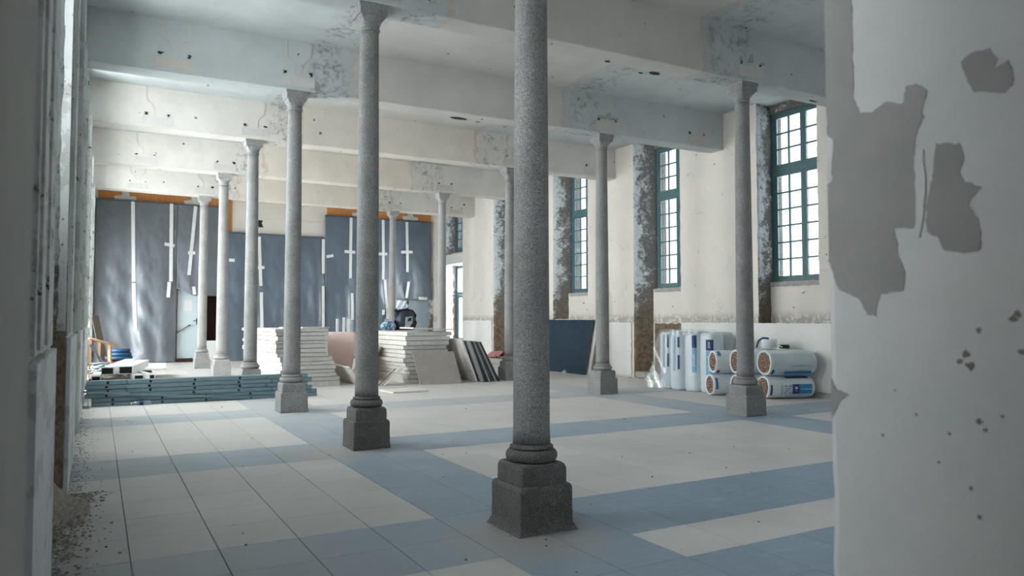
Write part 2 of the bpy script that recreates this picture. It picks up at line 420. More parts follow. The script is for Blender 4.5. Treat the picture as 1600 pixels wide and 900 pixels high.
FOIL_W = simple('white_film_lip', (0.86, 0.865, 0.87), (0.8, 0.81, 0.82), 0.4, 7, 0.3, 0.01)
LAB_N = simple('navy_print', (0.02, 0.05, 0.16), (0.03, 0.06, 0.18), 0.4, 6, 0.0)
LAB_B = simple('azure_print', (0.02, 0.20, 0.42), (0.03, 0.23, 0.45), 0.4, 6, 0.0)
LAB_P = simple('faded_sky_blue_print', (0.17, 0.42, 0.60), (0.22, 0.47, 0.64), 0.4, 6, 0.0)
LAB_F = simple('faded_blue_grey_print', (0.36, 0.50, 0.60), (0.40, 0.54, 0.64), 0.4, 6, 0.0)
def wool():
    t = NT('brown_mineral_wool'); p = t.pos('obj')
    tc = t.node('ShaderNodeTexCoord'); s = t.sep(tc.outputs['Object'])
    n2 = t.noise(p, 9, 5, 0.7); n3 = t.noise(p, 60, 4, 0.75)
    r = t.math('SQRT', t.math('ADD', t.math('POWER', s[1], 2.0), t.math('POWER', s[2], 2.0)))
    w = t.math('SINE', t.math('ADD', t.math('MULTIPLY', r, 130.0), t.math('MULTIPLY', n2, 17.0)))
    col = t.mix(t.ramp(w, -0.6, 0.8), (0.12, 0.075, 0.05), (0.50, 0.33, 0.235))
    col = t.mix(t.math('MULTIPLY', t.ramp(n3, 0.45, 0.7), 0.45), col, (0.60, 0.43, 0.33))
    t.bump(t.math('ADD', w, t.math('MULTIPLY', n3, 2.5)), 0.8, 0.012)
    return t.done(col, 0.95, spec=0.1)
WOOL = wool()

def glass_mat(name, tint, gl=0.06, rough=0.02, diffuse=0.0):
    t = NT(name); t.n.remove(t.b)
    tr = t.node('ShaderNodeBsdfTransparent'); tr.inputs[0].default_value = (*tint, 1)
    g = t.node('ShaderNodeBsdfGlossy'); g.inputs['Roughness'].default_value = rough
    m = t.node('ShaderNodeMixShader'); m.inputs[0].default_value = gl
    t.link(tr.outputs[0], m.inputs[1]); t.link(g.outputs[0], m.inputs[2]); last = m
    if diffuse:
        d = t.node('ShaderNodeBsdfDiffuse'); d.inputs[0].default_value = (0.8, 0.84, 0.86, 1)
        p = t.pos('world'); n = t.ramp(t.noise(p, 7, 5, 0.7, 1.0), 0.45, 0.7)
        m2 = t.node('ShaderNodeMixShader'); t.link(t.math('ADD', diffuse, t.math('MULTIPLY', n, diffuse)), m2.inputs[0])
        t.link(m.outputs[0], m2.inputs[1]); t.link(d.outputs[0], m2.inputs[2]); last = m2
    t.link(last.outputs[0], t.out.inputs['Surface'])
    return t.mat
GLASS = glass_mat('window_glass', (0.95, 0.97, 0.97))
GLASS_D = glass_mat('dusty_dimmed_glass', (0.36, 0.375, 0.385))  # dusty panes, tint deepened to cut daylight from the right side
FILM = glass_mat('clear_wrapping_film', (0.95, 0.96, 0.97), 0.12, 0.15, 0.14)
PET = glass_mat('clear_bottle_plastic', (0.85, 0.92, 0.96), 0.15, 0.05, 0.08)

# ------------------------------------------------------------------ floor
def tile_lines_y():
    ys = []
    rows = [YA[0] - 3.85] + YA + [YA[5] + 3.95]
    for i in range(len(rows) - 1):
        a, b = rows[i], rows[i + 1]
        ys += [a - 0.525, a]
        st = (b - 0.525 - (a + 0.525)) / 5
        ys += [a + 0.525 + st * k for k in range(5)]
    ys += [rows[-1] - 0.525, rows[-1]]
    return [y for y in ys if -3.3 < y < YB - 0.1] + [YB]
TX = [XL + 0.0] + [0.21 + 0.5105 * k for k in range(23)]
TX = [x for x in TX if x < XR - 0.15] + [XR]
TY = tile_lines_y()
floor = MB().box(XL - 1.1, XR + 1.0, -3.3, YB + 1.6, -0.2, -0.014).build('floor', SLAB, kind='structure')
CY, SY_ = math.cos(R(29.356)), math.sin(R(29.356))
def is_blue(xc, yc):
    for r in YA:
        if abs(yc - r) < 0.53 and not (abs(xc - XA) < 0.53 and r > 0 and abs(yc - r) < 0.53 and r == YA[0] and False):
            return True
    if 2.2 < xc < 3.29 or 8.35 < xc < 9.4: return True
    if yc < 3.62 and xc > 3.3: return ((int((xc - 3.3) / 1.02) + int((yc + 8) / 1.1)) % 2) == 0 or yc > 2.5
    return False
cells = []
for i in range(len(TX) - 1):
    for j in range(len(TY) - 1):
        x0, x1, y0, y1 = TX[i], TX[i + 1], TY[j], TY[j + 1]
        xc, yc = (x0 + x1) / 2, (y0 + y1) / 2
        if x1 - x0 < 0.03 or y1 - y0 < 0.03: continue
        d = xc * SY_ + yc * CY; u = (xc * CY - yc * SY_) / max(d, 0.01)
        vis = d > 3.2 and -0.68 < u < 0.45
        size = (x1 - x0) * (y1 - y0) / max(d, 0.5) ** 3
        cells.append((-(size if vis else size * 1e-6), x0, x1, y0, y1, is_blue(xc, yc)))
cells.sort()
G = 0.0028; GY = 0.0009
rest = MB(); tilecache = {}
for n, (s_, x0, x1, y0, y1, blue) in enumerate(cells):
    if n < 300:
        w, h = round(x1 - x0, 3), round(y1 - y0, 3)
        if (w, h) not in tilecache:
            b = 0.0015; hw, hh = w / 2 - G, h / 2 - GY
            m = MB(); vs_ = []
            for z, q in ((-0.0139, 0), (-b, 0), (0, b)):
                vs_ += [(-hw + q, -hh + q, z), (hw - q, -hh + q, z), (hw - q, hh - q, z), (-hw + q, hh - q, z)]
            m.add(vs_, [(3, 2, 1, 0), (8, 9, 10, 11)] + [(r * 4 + k, r * 4 + (k + 1) % 4, r * 4 + 4 + (k + 1) % 4, r * 4 + 4 + k) for r in range(2) for k in range(4)])
            tilecache[(w, h)] = m.mesh('floor_tile', TILE_W)
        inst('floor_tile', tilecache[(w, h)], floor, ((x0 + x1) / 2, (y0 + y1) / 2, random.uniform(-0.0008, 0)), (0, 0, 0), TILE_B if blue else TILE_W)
    else:
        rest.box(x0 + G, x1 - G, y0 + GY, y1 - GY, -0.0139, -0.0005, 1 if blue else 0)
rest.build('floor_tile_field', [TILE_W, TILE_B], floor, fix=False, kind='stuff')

# ------------------------------------------------------------------ ceiling and beams
ceiling = MB().box(XL - 0.9, XR + 0.9, 0.3, YB + 0.3, ZC, ZC + 0.25).build('ceiling', PL_NEAR, kind='structure')
BW = 0.20
def beam_y(i, x): # beams join the two columns of a row
    if i == 0 or YBR[i] is None: return YA[i]
    return YA[i] + (YBR[i] - YA[i]) * (x - XA) / (XB - XA)
SCAR_POLY = [(-0.27, 0.06), (0.27, 0.06), (0.27, 0.22), (-0.27, 0.22)]
def ogee(cx, s=1.0):
    # outline left by a removed bracket: narrow foot that flares to the ceiling
    L = [(-0.07, 0.25), (-0.06, 0.36), (-0.12, 0.46), (-0.22, 0.53), (-0.24, 0.62), (-0.24, 0.79)]
    return [(cx + a * s, b) for a, b in L] + [(cx - a * s, b) for a, b in reversed(L)]
def rough(poly, step=0.035, amp=0.012, seed=0):
    out = []
    for k in range(len(poly)):
        a, b = poly[k], poly[(k + 1) % len(poly)]
        n = max(1, int(math.hypot(b[0] - a[0], b[1] - a[1]) / step))
        for q in range(n):
            u = a[0] + (b[0] - a[0]) * q / n; v = a[1] + (b[1] - a[1]) * q / n
            fr_ = 0.8 / max(step, 0.005)
            out.append((u + amp * (mnoise.noise(Vector((u * 23, v * 23, seed))) + 0.6 * mnoise.noise(Vector((u * fr_, v * fr_, seed + 3)))), v + amp * (mnoise.noise(Vector((u * 23, v * 23, seed + 9))) + 0.6 * mnoise.noise(Vector((u * fr_, v * fr_, seed + 5))))))
    return out
for i in range(6):
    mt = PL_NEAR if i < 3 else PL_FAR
    y0, y1 = beam_y(i, XL - 0.05), beam_y(i, XR + 0.05)
    nx = 60
    m = MB()
    rs = []
    for k in range(nx + 1):
        x = XL - 0.05 + (XR - XL + 0.1) * k / nx; y = beam_y(i, x)
        j = 0.006 * mnoise.noise(Vector((x * 3, i, 0)))
        jz = 0.008 * mnoise.noise(Vector((x * 5, i, 4)))
        rs.append([(x, y - BW + j, ZC), (x, y - BW + j, ZBM + 0.012 + jz), (x, y - BW + 0.012 + j, ZBM + jz), (x, y + BW - 0.012, ZBM + jz), (x, y + BW, ZBM + 0.012 + jz), (x, y + BW, ZC)])
    m.rings(rs, smooth=False)
    bo = m.build('ceiling_beam', mt, ceiling)
    for ci, cx in enumerate((0.95, XA, XB, 11.25)):
        if i == 0 and ci != 0: continue
        def fn(u, v, w, i=i, cx=cx):
            x = cx + u; return (x, beam_y(i, x) - BW - 0.001 - w, ZBM + v)
        rng = random.Random(i * 10 + ci)
        MB().prism(rough(SCAR_POLY, seed=i), fn, 0.007).build('plaster_patch', SCAR_PALE if rng.random() < .6 else SCAR, bo)
        if ci in (0, 1) or rng.random() < 0.5:
            o_ = ogee(0.0, 0.9)
            inner = ogee(0.0, 0.72)
            h = len(o_) // 2
            for sgn in (0, 1):
                if rng.random() < 0.25: continue
                a = o_[:h] if sgn == 0 else o_[h:]; b = inner[:h] if sgn == 0 else inner[h:]
                MB().prism(rough(a + list(reversed(b)), amp=0.008, seed=i + ci), fn, 0.006).build('plaster_patch', SCAR, bo)
        for hx, hz in ((-0.2, 0.27), (0.2, 0.275)):
            rr = rng.uniform(0.018, 0.034)
            pl = [(hx + rng.uniform(-.03, .03) + rr * rng.uniform(.6, 1.2) * math.cos(a), hz + rr * rng.uniform(.6, 1.2) * math.sin(a)) for a in [2 * math.pi * k / 9 for k in range(9)]]
            MB().prism(pl, fn, 0.009).build('anchor_hole', HOLE, bo)
    # dark broken spots above the right hand columns
    if i in (1, 2):
        for q in range(3):
            hx = (-0.23, 0.0, 0.24)[q] if i == 1 else (-0.16, 0.02, 0.18)[q]
            def fn2(u, v, w, i=i, hx=hx):
                x = XB + hx + u; return (x, beam_y(i, x) - BW - 0.002 - w, ZBM + 0.3 + v)
            hh = (0.06, 0.14, 0.05)[q]; ww = (0.04, 0.05, 0.04)[q] if i == 1 else 0.09
            MB().prism(rough([(-ww, 0), (ww, 0), (ww * .6, hh), (-ww * .5, hh * .8)], 0.02, 0.02, q), fn2, 0.008).build('broken_plaster_spot', SILL, bo)

# long scars and gashes on the ceiling and soffits
for (x0, y0, x1, y1, z, w) in ((7.88, 5.0, 7.88, 8.15, ZC, 0.02), (9.3, 5.1, 9.3, 8.1, ZC, 0.015), (3.75, 8.7, 3.75, 12.0, ZC, 0.02), (10.3, 8.7, 10.3, 11.8, ZC, 0.015), (9.0, 8.75, 9.6, 11.8, ZC, 0.012), (7.88, 8.7, 7.88, 11.8, ZC, 0.018)):
    m = MB(); pts = []
    nn = 14
    L = [(x0 + (x1 - x0) * k / nn + 0.015 * mnoise.noise(Vector((k * .7, z, x0))), y0 + (y1 - y0) * k / nn) for k in range(nn + 1)]
    poly = [(x - w * random.uniform(.5, 1), y) for x, y in L] + [(x + w * random.uniform(.5, 1), y) for x, y in reversed(L)]
    m.prism(poly, lambda u, v, q: (u, v, z - 0.004 + q), 0.003).build('ceiling_scar', SCAR, ceiling)
for (x, y, z, lx, ly) in ((5.78, 12.16, ZBM, 0.19, 0.07), (6.2, 12.2, ZBM, 0.06, 0.02), (7.3, 8.42, ZBM, 0.12, 0.06), (7.1, 8.5, ZBM, 0.05, 0.03), (6.36, 8.35, ZBM, 0.05, 0.03), (10.6, 8.2, ZBM, 0.12, 0.02)):
    pl = [(x + lx * math.cos(a) * random.uniform(.7, 1), y + 0.14 + ly * math.sin(a) * random.uniform(.7, 1)) for a in [2 * math.pi * k / 14 for k in range(14)]]
    MB().prism(pl, lambda u, v, q: (u, v, z - 0.014 + q), 0.004).build('ceiling_gash', HOLE, ceiling)

# ------------------------------------------------------------------ side walls with window niches
NR = [(1.0, 1.0, 1.0, 1.0)]
# niche edges on the wall plane (a0, a1) and at the window plane (b0, b1)
NICHE_R = [(5.65, 7.15, 5.62, 7.18), (9.37, 10.86, 9.30, 10.89), (13.2, 14.95, 13.05, 14.60), (16.98, 18.8, 16.95, 18.50), (20.95, 22.65, 20.9, 22.45), (25.15, 26.9, 25.2, 26.76)]
NICHE_L = [(2.25, 3.1, 2.25, 3.1), (4.75, 7.1, 5.0, 6.5), (9.5, 11.1, 9.55, 11.05), (13.0, 15.2, 13.05, 15.15), (16.9, 19.1, 16.95, 19.05), (21.0, 23.2, 21.05, 23.15), (24.9, 27.3, 24.95, 27.25)]  # nearest window is unseen, added and sized to light the doorway jamb
SILL_L = [1.75, 2.7, 1.9, 1.5, 0.45, 0.45, 0.1]
HEAD_L = [5.7, 5.2, 5.7, 5.7, 5.7, 5.7, 3.5]
BLIND_L = ()

def pier(parent, sgn, xw, yA, yB, yAb, yBb, mats, dpt=0.5, thick=0.8, seed=0, zt=ZC + 0.02):
    """one wall pier between two niches, its arrises broken and its reveals uneven"""
    nz = 52; rs = []
    for k in range(nz + 1):
        z = -0.05 + (zt + 0.05) * k / nz
        def J(a, sc=9.0): return mnoise.noise(Vector((a * 3.1 + seed, z * sc, seed * 1.7)))
        e = 0.022
        L = []
        L.append((xw, yA + e * J(1)))
        L.append((xw, (yA + yB) / 2))
        L.append((xw, yB + e * J(2)))
        for q in range(1, 5):
            f = q / 5
            L.append((xw + sgn * dpt * f, yB + (yBb - yB) * f + 0.03 * J(10 + q, 6)))
        L.append((xw + sgn * dpt, yBb)); L.append((xw + sgn * thick, yBb))
        L.append((xw + sgn * thick, yAb)); L.append((xw + sgn * dpt, yAb))
        for q in range(4, 0, -1):
            f = q / 5
            L.append((xw + sgn * dpt * f, yA + (yAb - yA) * f + 0.03 * J(20 + q, 6)))
        rs.append([(x, y, z) for x, y in L])
    n = len(rs[0]); vs_ = [p for r in rs for p in r]
    m = MB(); fs0 = []; fs1 = []
    for r in range(nz):
        for k in range(n):
            a = r * n + k; c = r * n + (k + 1) % n
            (fs0 if k in (0, 1) else fs1).append((a, c, c + n, a + n))
    m.add(vs_, fs0, 0, False); m.add(vs_, fs1, 1, True)
    m.add(rs[0], [tuple(range(n))], 1); m.add(rs[-1], [tuple(range(n))], 1)
    return m.build('wall_pier', mats, parent)

def add_wall(name, sgn, xw, niches, y_start, y_end, mats, sill_z, head_z, skip=()):
    w = MB().box(min(xw + sgn * 0.8, xw + sgn * 0.9), max(xw + sgn * 0.8, xw + sgn * 0.9), y_start, y_start + 0.05, 0, ZC).build(name, mats[0], kind='structure')
    edges = [(y_start, y_start)] + [(n[0], n[2], n[1], n[3]) for n in niches] + [(y_end, y_end)]
    prev, prevb = y_start, y_start
    for k, (a0, a1, b0, b1) in enumerate(niches + [(y_end, y_end, y_end, y_end)]):
        pier(w, sgn, xw, prev, a0, prevb, b0, mats, seed=k + (40 if sgn < 0 else 0))
        prev, prevb = a1, b1
    for k, (a0, a1, b0, b1) in enumerate(niches):
        if k in skip: continue
        xa, xb = sorted((xw + sgn * 0.40, xw + sgn * 0.8))
        MB().box(xa, xb, b0 - 0.06, b1 + 0.06, -0.05, sill_z[k] if isinstance(sill_z, list) else sill_z).build('apron_wall', mats[0], w)
        xa, xb = sorted((xw + sgn * 0.44, xw + sgn * 0.8))
        MB().box(xa, xb, b0 - 0.06, b1 + 0.06, head_z[k] if isinstance(head_z, list) else head_z, ZC + 0.02).build('window_lintel', mats[1], w)
    return w

wall_right = add_wall('wall_right', 1, XR, NICHE_R, 1.2, YB + 0.2, [WALL, REVEAL], 2.25, 5.86, skip=(5,))
wall_left = add_wall('wall_left', -1, XL, NICHE_L, 1.2, YB + 0.2, [PEEL, REVEAL_L], SILL_L, HEAD_L)

# broken plaster ridge over the aprons, rough stone steps in the niches
for k in (1, 2, 3):
    a0, a1, b0, b1 = NICHE_R[k]
    m = MB()
    m.grid(lambda u, v: (XR + 0.385 + 0.012 * mnoise.noise(Vector((u * 9, v * 4, k))), b0 + (b1 - b0) * u, 2.17 + 0.10 * v + 0.02 * mnoise.noise(Vector((u * 14, v, k + 3)))), 24, 3, False)
    m.build('broken_sill_edge', SILL, wall_right)
    MB().bevbox(XR + 0.0, XR + 0.42, a0 + .02, a1 - 0.02, 0.0, 0.16, 0.02).build('niche_step', SILL, wall_right) if k != 1 else None
    # torn band low on the apron, bare rubble showing
    if k == 2:
        MB().grid(lambda u, v: (XR + 0.385 - 0.02 * abs(mnoise.noise(Vector((u * 9, v * 9, 5)))), b0 + (b1 - b0) * u, 0.16 + 1.22 * v + 0.03 * mnoise.noise(Vector((u * 11, v, 2)))), 26, 18, False).build('bare_rubble', REVEAL, wall_right)
# the door lintel under the far window
MB().bevbox(XR + 0.02, XR + 0.78, 25.1, 26.95, 3.62, 4.02, 0.02).build('door_lintel', SCAR_PALE, wall_right)
MB().bevbox(XR + 0.3, XR + 0.78, 25.15, 26.9, 4.02, 4.12, 0.01).build('stone_sill', SILL, wall_right)
MB().box(XR + 0.44, XR + 0.8, 25.15, 26.85, 5.75, ZC).build('window_lintel', REVEAL, wall_right)

# white dado panels along the right wall, their upper edges chipped
def dado(parent, x, y0, y1, z1, mat, sgn, chip_lo=0.0, chip_hi=0.0, seed=0, zb=0.05):
    n = max(4, int((y1 - y0) / 0.08))
    top = [(y0 + (y1 - y0) * k / n, z1 + 0.022 * mnoise.noise(Vector((k * 0.9, seed, 0)))) for k in range(n + 1)]
    nv = 14
    right = [(y1 + (chip_hi * abs(mnoise.noise(Vector((k * .6, seed, 3)))) if chip_hi else 0), z1 + (zb - z1) * k / nv) for k in range(1, nv)]
    left = [(y0 - (chip_lo * abs(mnoise.noise(Vector((k * .6, seed, 7)))) if chip_lo else 0), zb + (z1 - zb) * k / nv) for k in range(1, nv)]
    poly = top + right + [(y1, zb), (y0, zb)] + left
    return MB().prism(poly, lambda u, v, w: (x + sgn * (0.0 - w), u, v), 0.03).build('dado_panel', mat, parent)
for (y0, y1, lo, hi, z1) in ((1.6, 5.4, 0, .05, 1.38), (5.42, 9.0, .02, .02, 1.40), (9.02, 11.4, .0, .0, 1.41), (11.42, 13.12, .03, .0, 1.41), (15.05, 16.9, .16, .03, 1.40), (18.88, 20.9, .05, .03, 1.42), (22.75, 25.0, .14, .05, 1.44)):
    dado(wall_right, XR - 0.003, y0, y1, z1, DADO, 1, lo, hi, y0)
# stone skirting at the foot of the wall
m = MB()
m.grid(lambda u, v: (XR - 0.045 - 0.02 * mnoise.noise(Vector((u * 40, v * 3, 1))) - 0.03 * (1 - v), 1.6 + 11.5 * u, 0.001 + 0.11 * v + 0.02 * v * mnoise.noise(Vector((u * 60, 0, 2)))), 120, 2, False)
m.build('baseboard_right', SILL, kind='structure')

# ------------------------------------------------------------------ windows
def window(name, sgn, x, y0, y1, z0, z1, rows_lo, rows_up, detail=True, zt=None, cols=2):
    GL = GLASS_D if sgn > 0 else GLASS
    """two casements over two casements with glazing bars; sgn points outdoors"""
    t = 0.055; d0, d1 = x, x + sgn * 0.09
    def bx(m, ya, yb, za, zb, dd=0.0, th=0.09):
        a, b = sorted((x + sgn * dd, x + sgn * (dd + th))); m.box(a, b, ya, yb, za, zb)
    f = MB(); zt = zt if zt is not None else z0 + (z1 - z0) * 0.655
    for ya, yb, za, zb in ((y0, y0 + t, z0, z1), (y1 - t, y1, z0, z1), (y0 + t, y1 - t, z0, z0 + t), (y0 + t, y1 - t, z1 - t, z1), (y0 + t, y1 - t, zt - .05, zt + .05)): bx(f, ya, yb, za, zb)
    ym = (y0 + y1) / 2
    w = f.build(name, TEAL, kind='structure')
    for (za, zb, rows) in ((z0 + t, zt - .05, rows_lo), (zt + .05, z1 - t, rows_up)):
        if rows == 0: continue
        for (ya, yb) in ((y0 + t, ym), (ym, y1 - t)):
            c = MB(); g = 0.003; s = 0.066
            ya2, yb2, za2, zb2 = ya + g, yb - g, za + g, zb - g
            for q in ((ya2, ya2 + s, za2, zb2), (yb2 - s, yb2, za2, zb2), (ya2 + s, yb2 - s, za2, za2 + s * 1.25), (ya2 + s, yb2 - s, zb2 - s, zb2)): bx(c, *q, dd=0.008, th=0.05)
            pa, pb, qa, qb = ya2 + s, yb2 - s, za2 + s * 1.25, zb2 - s
            br = 0.034; rows_ = rows
            for k in range(1, cols):
                yy = pa + (pb - pa) * k / cols; bx(c, yy - br / 2, yy + br / 2, qa, qb, 0.012, 0.036)
            for k in range(1, rows_):
                zz = qa + (qb - qa) * k / rows_; bx(c, pa, pb, zz - br / 2, zz + br / 2, 0.013, 0.034)
            co = c.build('casement', TEAL, w)
            if detail:
                hw, hz = (pb - pa) / cols, (qb - qa) / rows_
                p = MB(); a, b = sorted((0, sgn * 0.004)); p.box(a, b, -hw / 2 + 0.004, hw / 2 - 0.004, -hz / 2 + 0.004, hz / 2 - 0.004)
                me = p.mesh('pane', GL)
                for i in range(cols):
                    for j in range(rows_):
                        inst('pane', me, co, (x + sgn * 0.03, pa + hw * (i + .5), qa + hz * (j + .5)))
            else:
                p = MB(); a, b = sorted((x + sgn * .028, x + sgn * .032)); p.box(a, b, pa, pb, qa, qb); p.build('pane', GL, co)
    return w
wn = 1
for k, (a0, a1, b0, b1) in enumerate(NICHE_R):
    if k == 5:
        window('window_%d' % wn, 1, XR + 0.5, b0, b1, 4.12, 5.75, 0, 4, True, zt=4.2)
    else:
        window('window_%d' % wn, 1, XR + 0.5, b0, b1, 2.26, 5.86, 6, 3, k in (1, 2, 3))
    portal('daylight_portal', (XR + 0.85, (b0 + b1) / 2, 4.05 if k < 5 else 3.0), (0, R(90), 0), 3.7 if k < 5 else 5.8, b1 - b0)
    wn += 1
for k, (a0, a1, b0, b1) in enumerate(NICHE_L):  # the first is the added, unseen window
    if k in BLIND_L:
        bl = MB()
        for q in range(6): bl.bevbox(XL - 0.6, XL - 0.55, b0 + (b1 - b0) * q / 6 + .004, b0 + (b1 - b0) * (q + 1) / 6 - .004, 1.2, 5.75, .004)
        bl.build('closed_shutter', PEEL, wall_left)
        continue
    window('window_%d' % wn, -1, XL - 0.55, b0, b1, SILL_L[k] + .01, HEAD_L[k], 3, 1, False, cols=1)
    portal('daylight_portal', (XL - 0.85, (b0 + b1) / 2, 3.2), (0, R(-90), 0), 5.2, b1 - b0)
    wn += 1
# glazed door under the far right window
d1 = MB()
for (ya, yb, za, zb) in ((25.2, 25.28, 0, 3.6), (26.66, 26.74, 0, 3.6), (25.28, 26.66, 3.5, 3.6), (25.28, 26.66, 2.45, 2.55)): d1.box(XR + 0.5, XR + 0.58, ya, yb, za, zb)
door_1 = d1.build('door_1', TEAL, kind='structure')
for (ya, yb) in ((25.29, 25.965), (25.975, 26.65)):
    lf = MB()
    for q in ((ya, ya + .09, 0.02, 2.44), (yb - .09, yb, 0.02, 2.44), (ya + .09, yb - .09, 0.02, .75), (ya + .09, yb - .09, 2.34, 2.44)): lf.box(XR + 0.51, XR + 0.555, *q)
    lo_ = lf.build('door_leaf', TEAL, door_1)
    MB().box(XR + .53, XR + .535, ya + .09, yb - .09, .75, 2.34).build('pane', GLASS, lo_)
MB().box(XR + .53, XR + .535, 25.28, 26.66, 2.55, 3.5).build('pane', GLASS, door_1)
# smooth pale lining board at the near jamb of that door
MB().box(XR + 0.01, XR + 0.5, 26.80, 26.86, 0.0, 3.6).build('jamb_lining', JAMB_W, wall_right)

# ------------------------------------------------------------------ left wall: painted shutter casings, dado, bare slot
def casing(y0, y1, z0, z1, proj, n):
    """old panelled shutter casing with vertical mouldings, seen edge on"""
    m = MB()
    m.box(XL, XL + proj, y0, y1, z0, z1)
    for k in range(n):
        yy = y0 + (y1 - y0) * (k + 0.5) / n; w = (y1 - y0) / n * 0.16
        m.box(XL + proj, XL + proj + 0.012, yy - w, yy + w, z0 + .02, z1)
    return m.build('shutter_casing', PEEL, wall_left)
casing(3.22, 3.5, 1.36, ZC, 0.022, 1); casing(3.62, 4.68, 1.36, ZC, 0.012, 1)
casing(7.12, 7.6, 1.36, ZC, 0.012, 2); casing(8.9, 9.36, 1.36, 5.2, 0.028, 2)
casing(11.24, 11.7, 1.36, 5.2, 0.02, 2); casing(12.5, 12.96, 1.36, 5.2, 0.03, 2); casing(15.25, 15.7, 1.36, 5.2, 0.06, 2)
casing(16.4, 16.86, 1.3, 5.2, 0.04, 2); casing(19.15, 19.6, 1.3, 5.2, 0.075, 2); casing(20.5, 20.96, 1.3, 5.2, 0.045, 2); casing(24.4, 24.86, 1.3, 5.2, 0.045, 2); casing(23.3, 23.7, 0.3, 5.2, 0.09, 2)
# painted cladding over the far reveals, above the dado
for (a0, a1, b0, b1) in NICHE_L[1:]:
    m = MB(); m.box(XL - 0.5, XL - 0.005, a1 - 0.075, a1 - 0.04, 1.40, 5.6)
    m.box(XL - 0.30, XL - 0.27, a1 - 0.09, a1 - 0.075, 1.42, 5.6); m.box(XL - 0.12, XL - 0.09, a1 - 0.09, a1 - 0.075, 1.42, 5.6)
    m.build('reveal_cladding', PEEL, wall_left)
for (y0, y1, hi) in ((3.2, 4.66, 0.05), (7.14, 9.3, 0.03), (11.3, 12.9, 0.03), (15.3, 16.8, .03), (19.2, 20.9, .03)):
    dado(wall_left, XL + 0.003, y0, y1, 1.34, DADO_L, -1, 0.03, hi, y0 + 3)

# ------------------------------------------------------------------ wall nearest the camera with its doorway
near = MB()
near.box(XL - 0.3, -0.10, 0.45, 1.5, 0, ZC)
near.box(-0.10, 1.95, 0.45, 1.5, 3.2, ZC)
wall_near = near.build('wall_near', JAMB_L, kind='structure')
# right hand jamb, its arris slightly worn
rs = []
for k in range(81):
    z = ZC * k / 80; j = 0.008 * mnoise.noise(Vector((z * 7, 0, 1))) + 0.004 * mnoise.noise(Vector((z * 25, 0, 4)))
    rs.append([(1.95, 0.45, z), (1.95, 1.47 + j, z), (1.958, 1.49 + j, z), (1.985, 1.5, z), (XR + 0.9, 1.5, z), (XR + 0.9, 0.45, z)])
MB().rings(rs, smooth=False).build('wall_pier', JAMB, wall_near)
s95 = 1.95 / 1.92
def jamb_patch(pts, mat, amp=0.008, d=0.0015, name='bare_patch'):
    poly = [(y * s95, 1.5 + (z - 1.5) * s95) for y, z in pts]
    poly = rough(poly, 0.009, amp, len(pts))
    return MB().prism(poly, lambda u, v, w: (1.9495 - w, min(u, 1.485), v), d).build(name, mat, wall_near)
jamb_patch([(1.465, 2.62), (1.37, 2.6), (1.37, 2.36), (1.37, 2.29), (1.37, 2.15), (1.35, 2.1), (1.31, 2.09), (1.27, 2.11), (1.22, 2.09), (1.21, 2.14), (1.18, 2.14), (1.15, 2.11), (1.17, 2.06), (1.16, 2.04), (1.19, 1.99), (1.17, 1.84), (1.18, 1.75), (1.25, 1.75), (1.24, 1.67), (1.22, 1.62), (1.23, 1.58), (1.3, 1.57), (1.31, 1.51), (1.34, 1.51), (1.37, 1.56), (1.43, 1.59), (1.465, 1.68)], JAMB_P)
jamb_patch([(1.13, 1.96), (1.07, 1.95), (1.06, 1.91), (1.07, 1.87), (1.06, 1.85), (1.02, 1.83), (1.05, 1.79), (1.03, 1.75), (1.02, 1.71), (1.03, 1.67), (1.08, 1.67), (1.12, 1.68), (1.13, 1.71), (1.16, 1.73), (1.16, 1.8), (1.15, 1.85), (1.14, 1.9)], JAMB_P)
jamb_patch([(1.06, 2.16), (1.03, 2.18), (0.99, 2.17), (0.98, 2.14), (0.98, 2.12), (0.95, 2.13), (0.94, 2.09), (0.94, 2.06), (0.96, 2.05), (1.03, 2.07), (1.05, 2.11)], JAMB_P)
jamb_patch([(1.465, 1.32), (1.44, 1.29), (1.4, 1.28), (1.43, 1.26), (1.46, 1.21), (1.465, 1.2)], JAMB_P)
jamb_patch([(1.185, 1.95), (1.165, 1.95), (1.16, 1.87), (1.165, 1.78), (1.18, 1.72), (1.195, 1.72), (1.185, 1.80), (1.19, 1.87)], JAMB_W, 0.006, 0.003, 'skim_flake')
jamb_patch([(1.465, 2.06), (1.44, 2.04), (1.445, 1.92), (1.465, 1.9)], JAMB_W, 0.006, 0.003, 'skim_flake')
rg = random.Random(3)
for (y, z, r) in ((1.085, 1.41, .012), (1.075, 1.38, .014), (1.10, 1.39, .008), (1.04, 1.22, .008), (1.13, 1.20, .006), (1.055, 1.24, .01), (1.06, 1.0, .008), (0.95, 1.42, .012), (0.97, 1.50, .012), (0.96, 1.51, .01), (1.05, 1.47, .008), (1.32, 1.17, .006), (1.0, 1.26, .007), (1.28, 1.3, .004), (1.22, 1.24, .004), (1.08, 1.07, .008), (1.16, 1.12, .005)):
    pl = [(y + r * rg.uniform(.4, 1.1) * math.cos(a), z + r * rg.uniform(.4, 1.1) * math.sin(a)) for a in [2 * math.pi * k / 10 for k in range(10)]]
    MB().prism(pl, lambda u, v, w: (1.9492 - w, u, v), 0.001).build('chip', BOARD_G, wall_near)
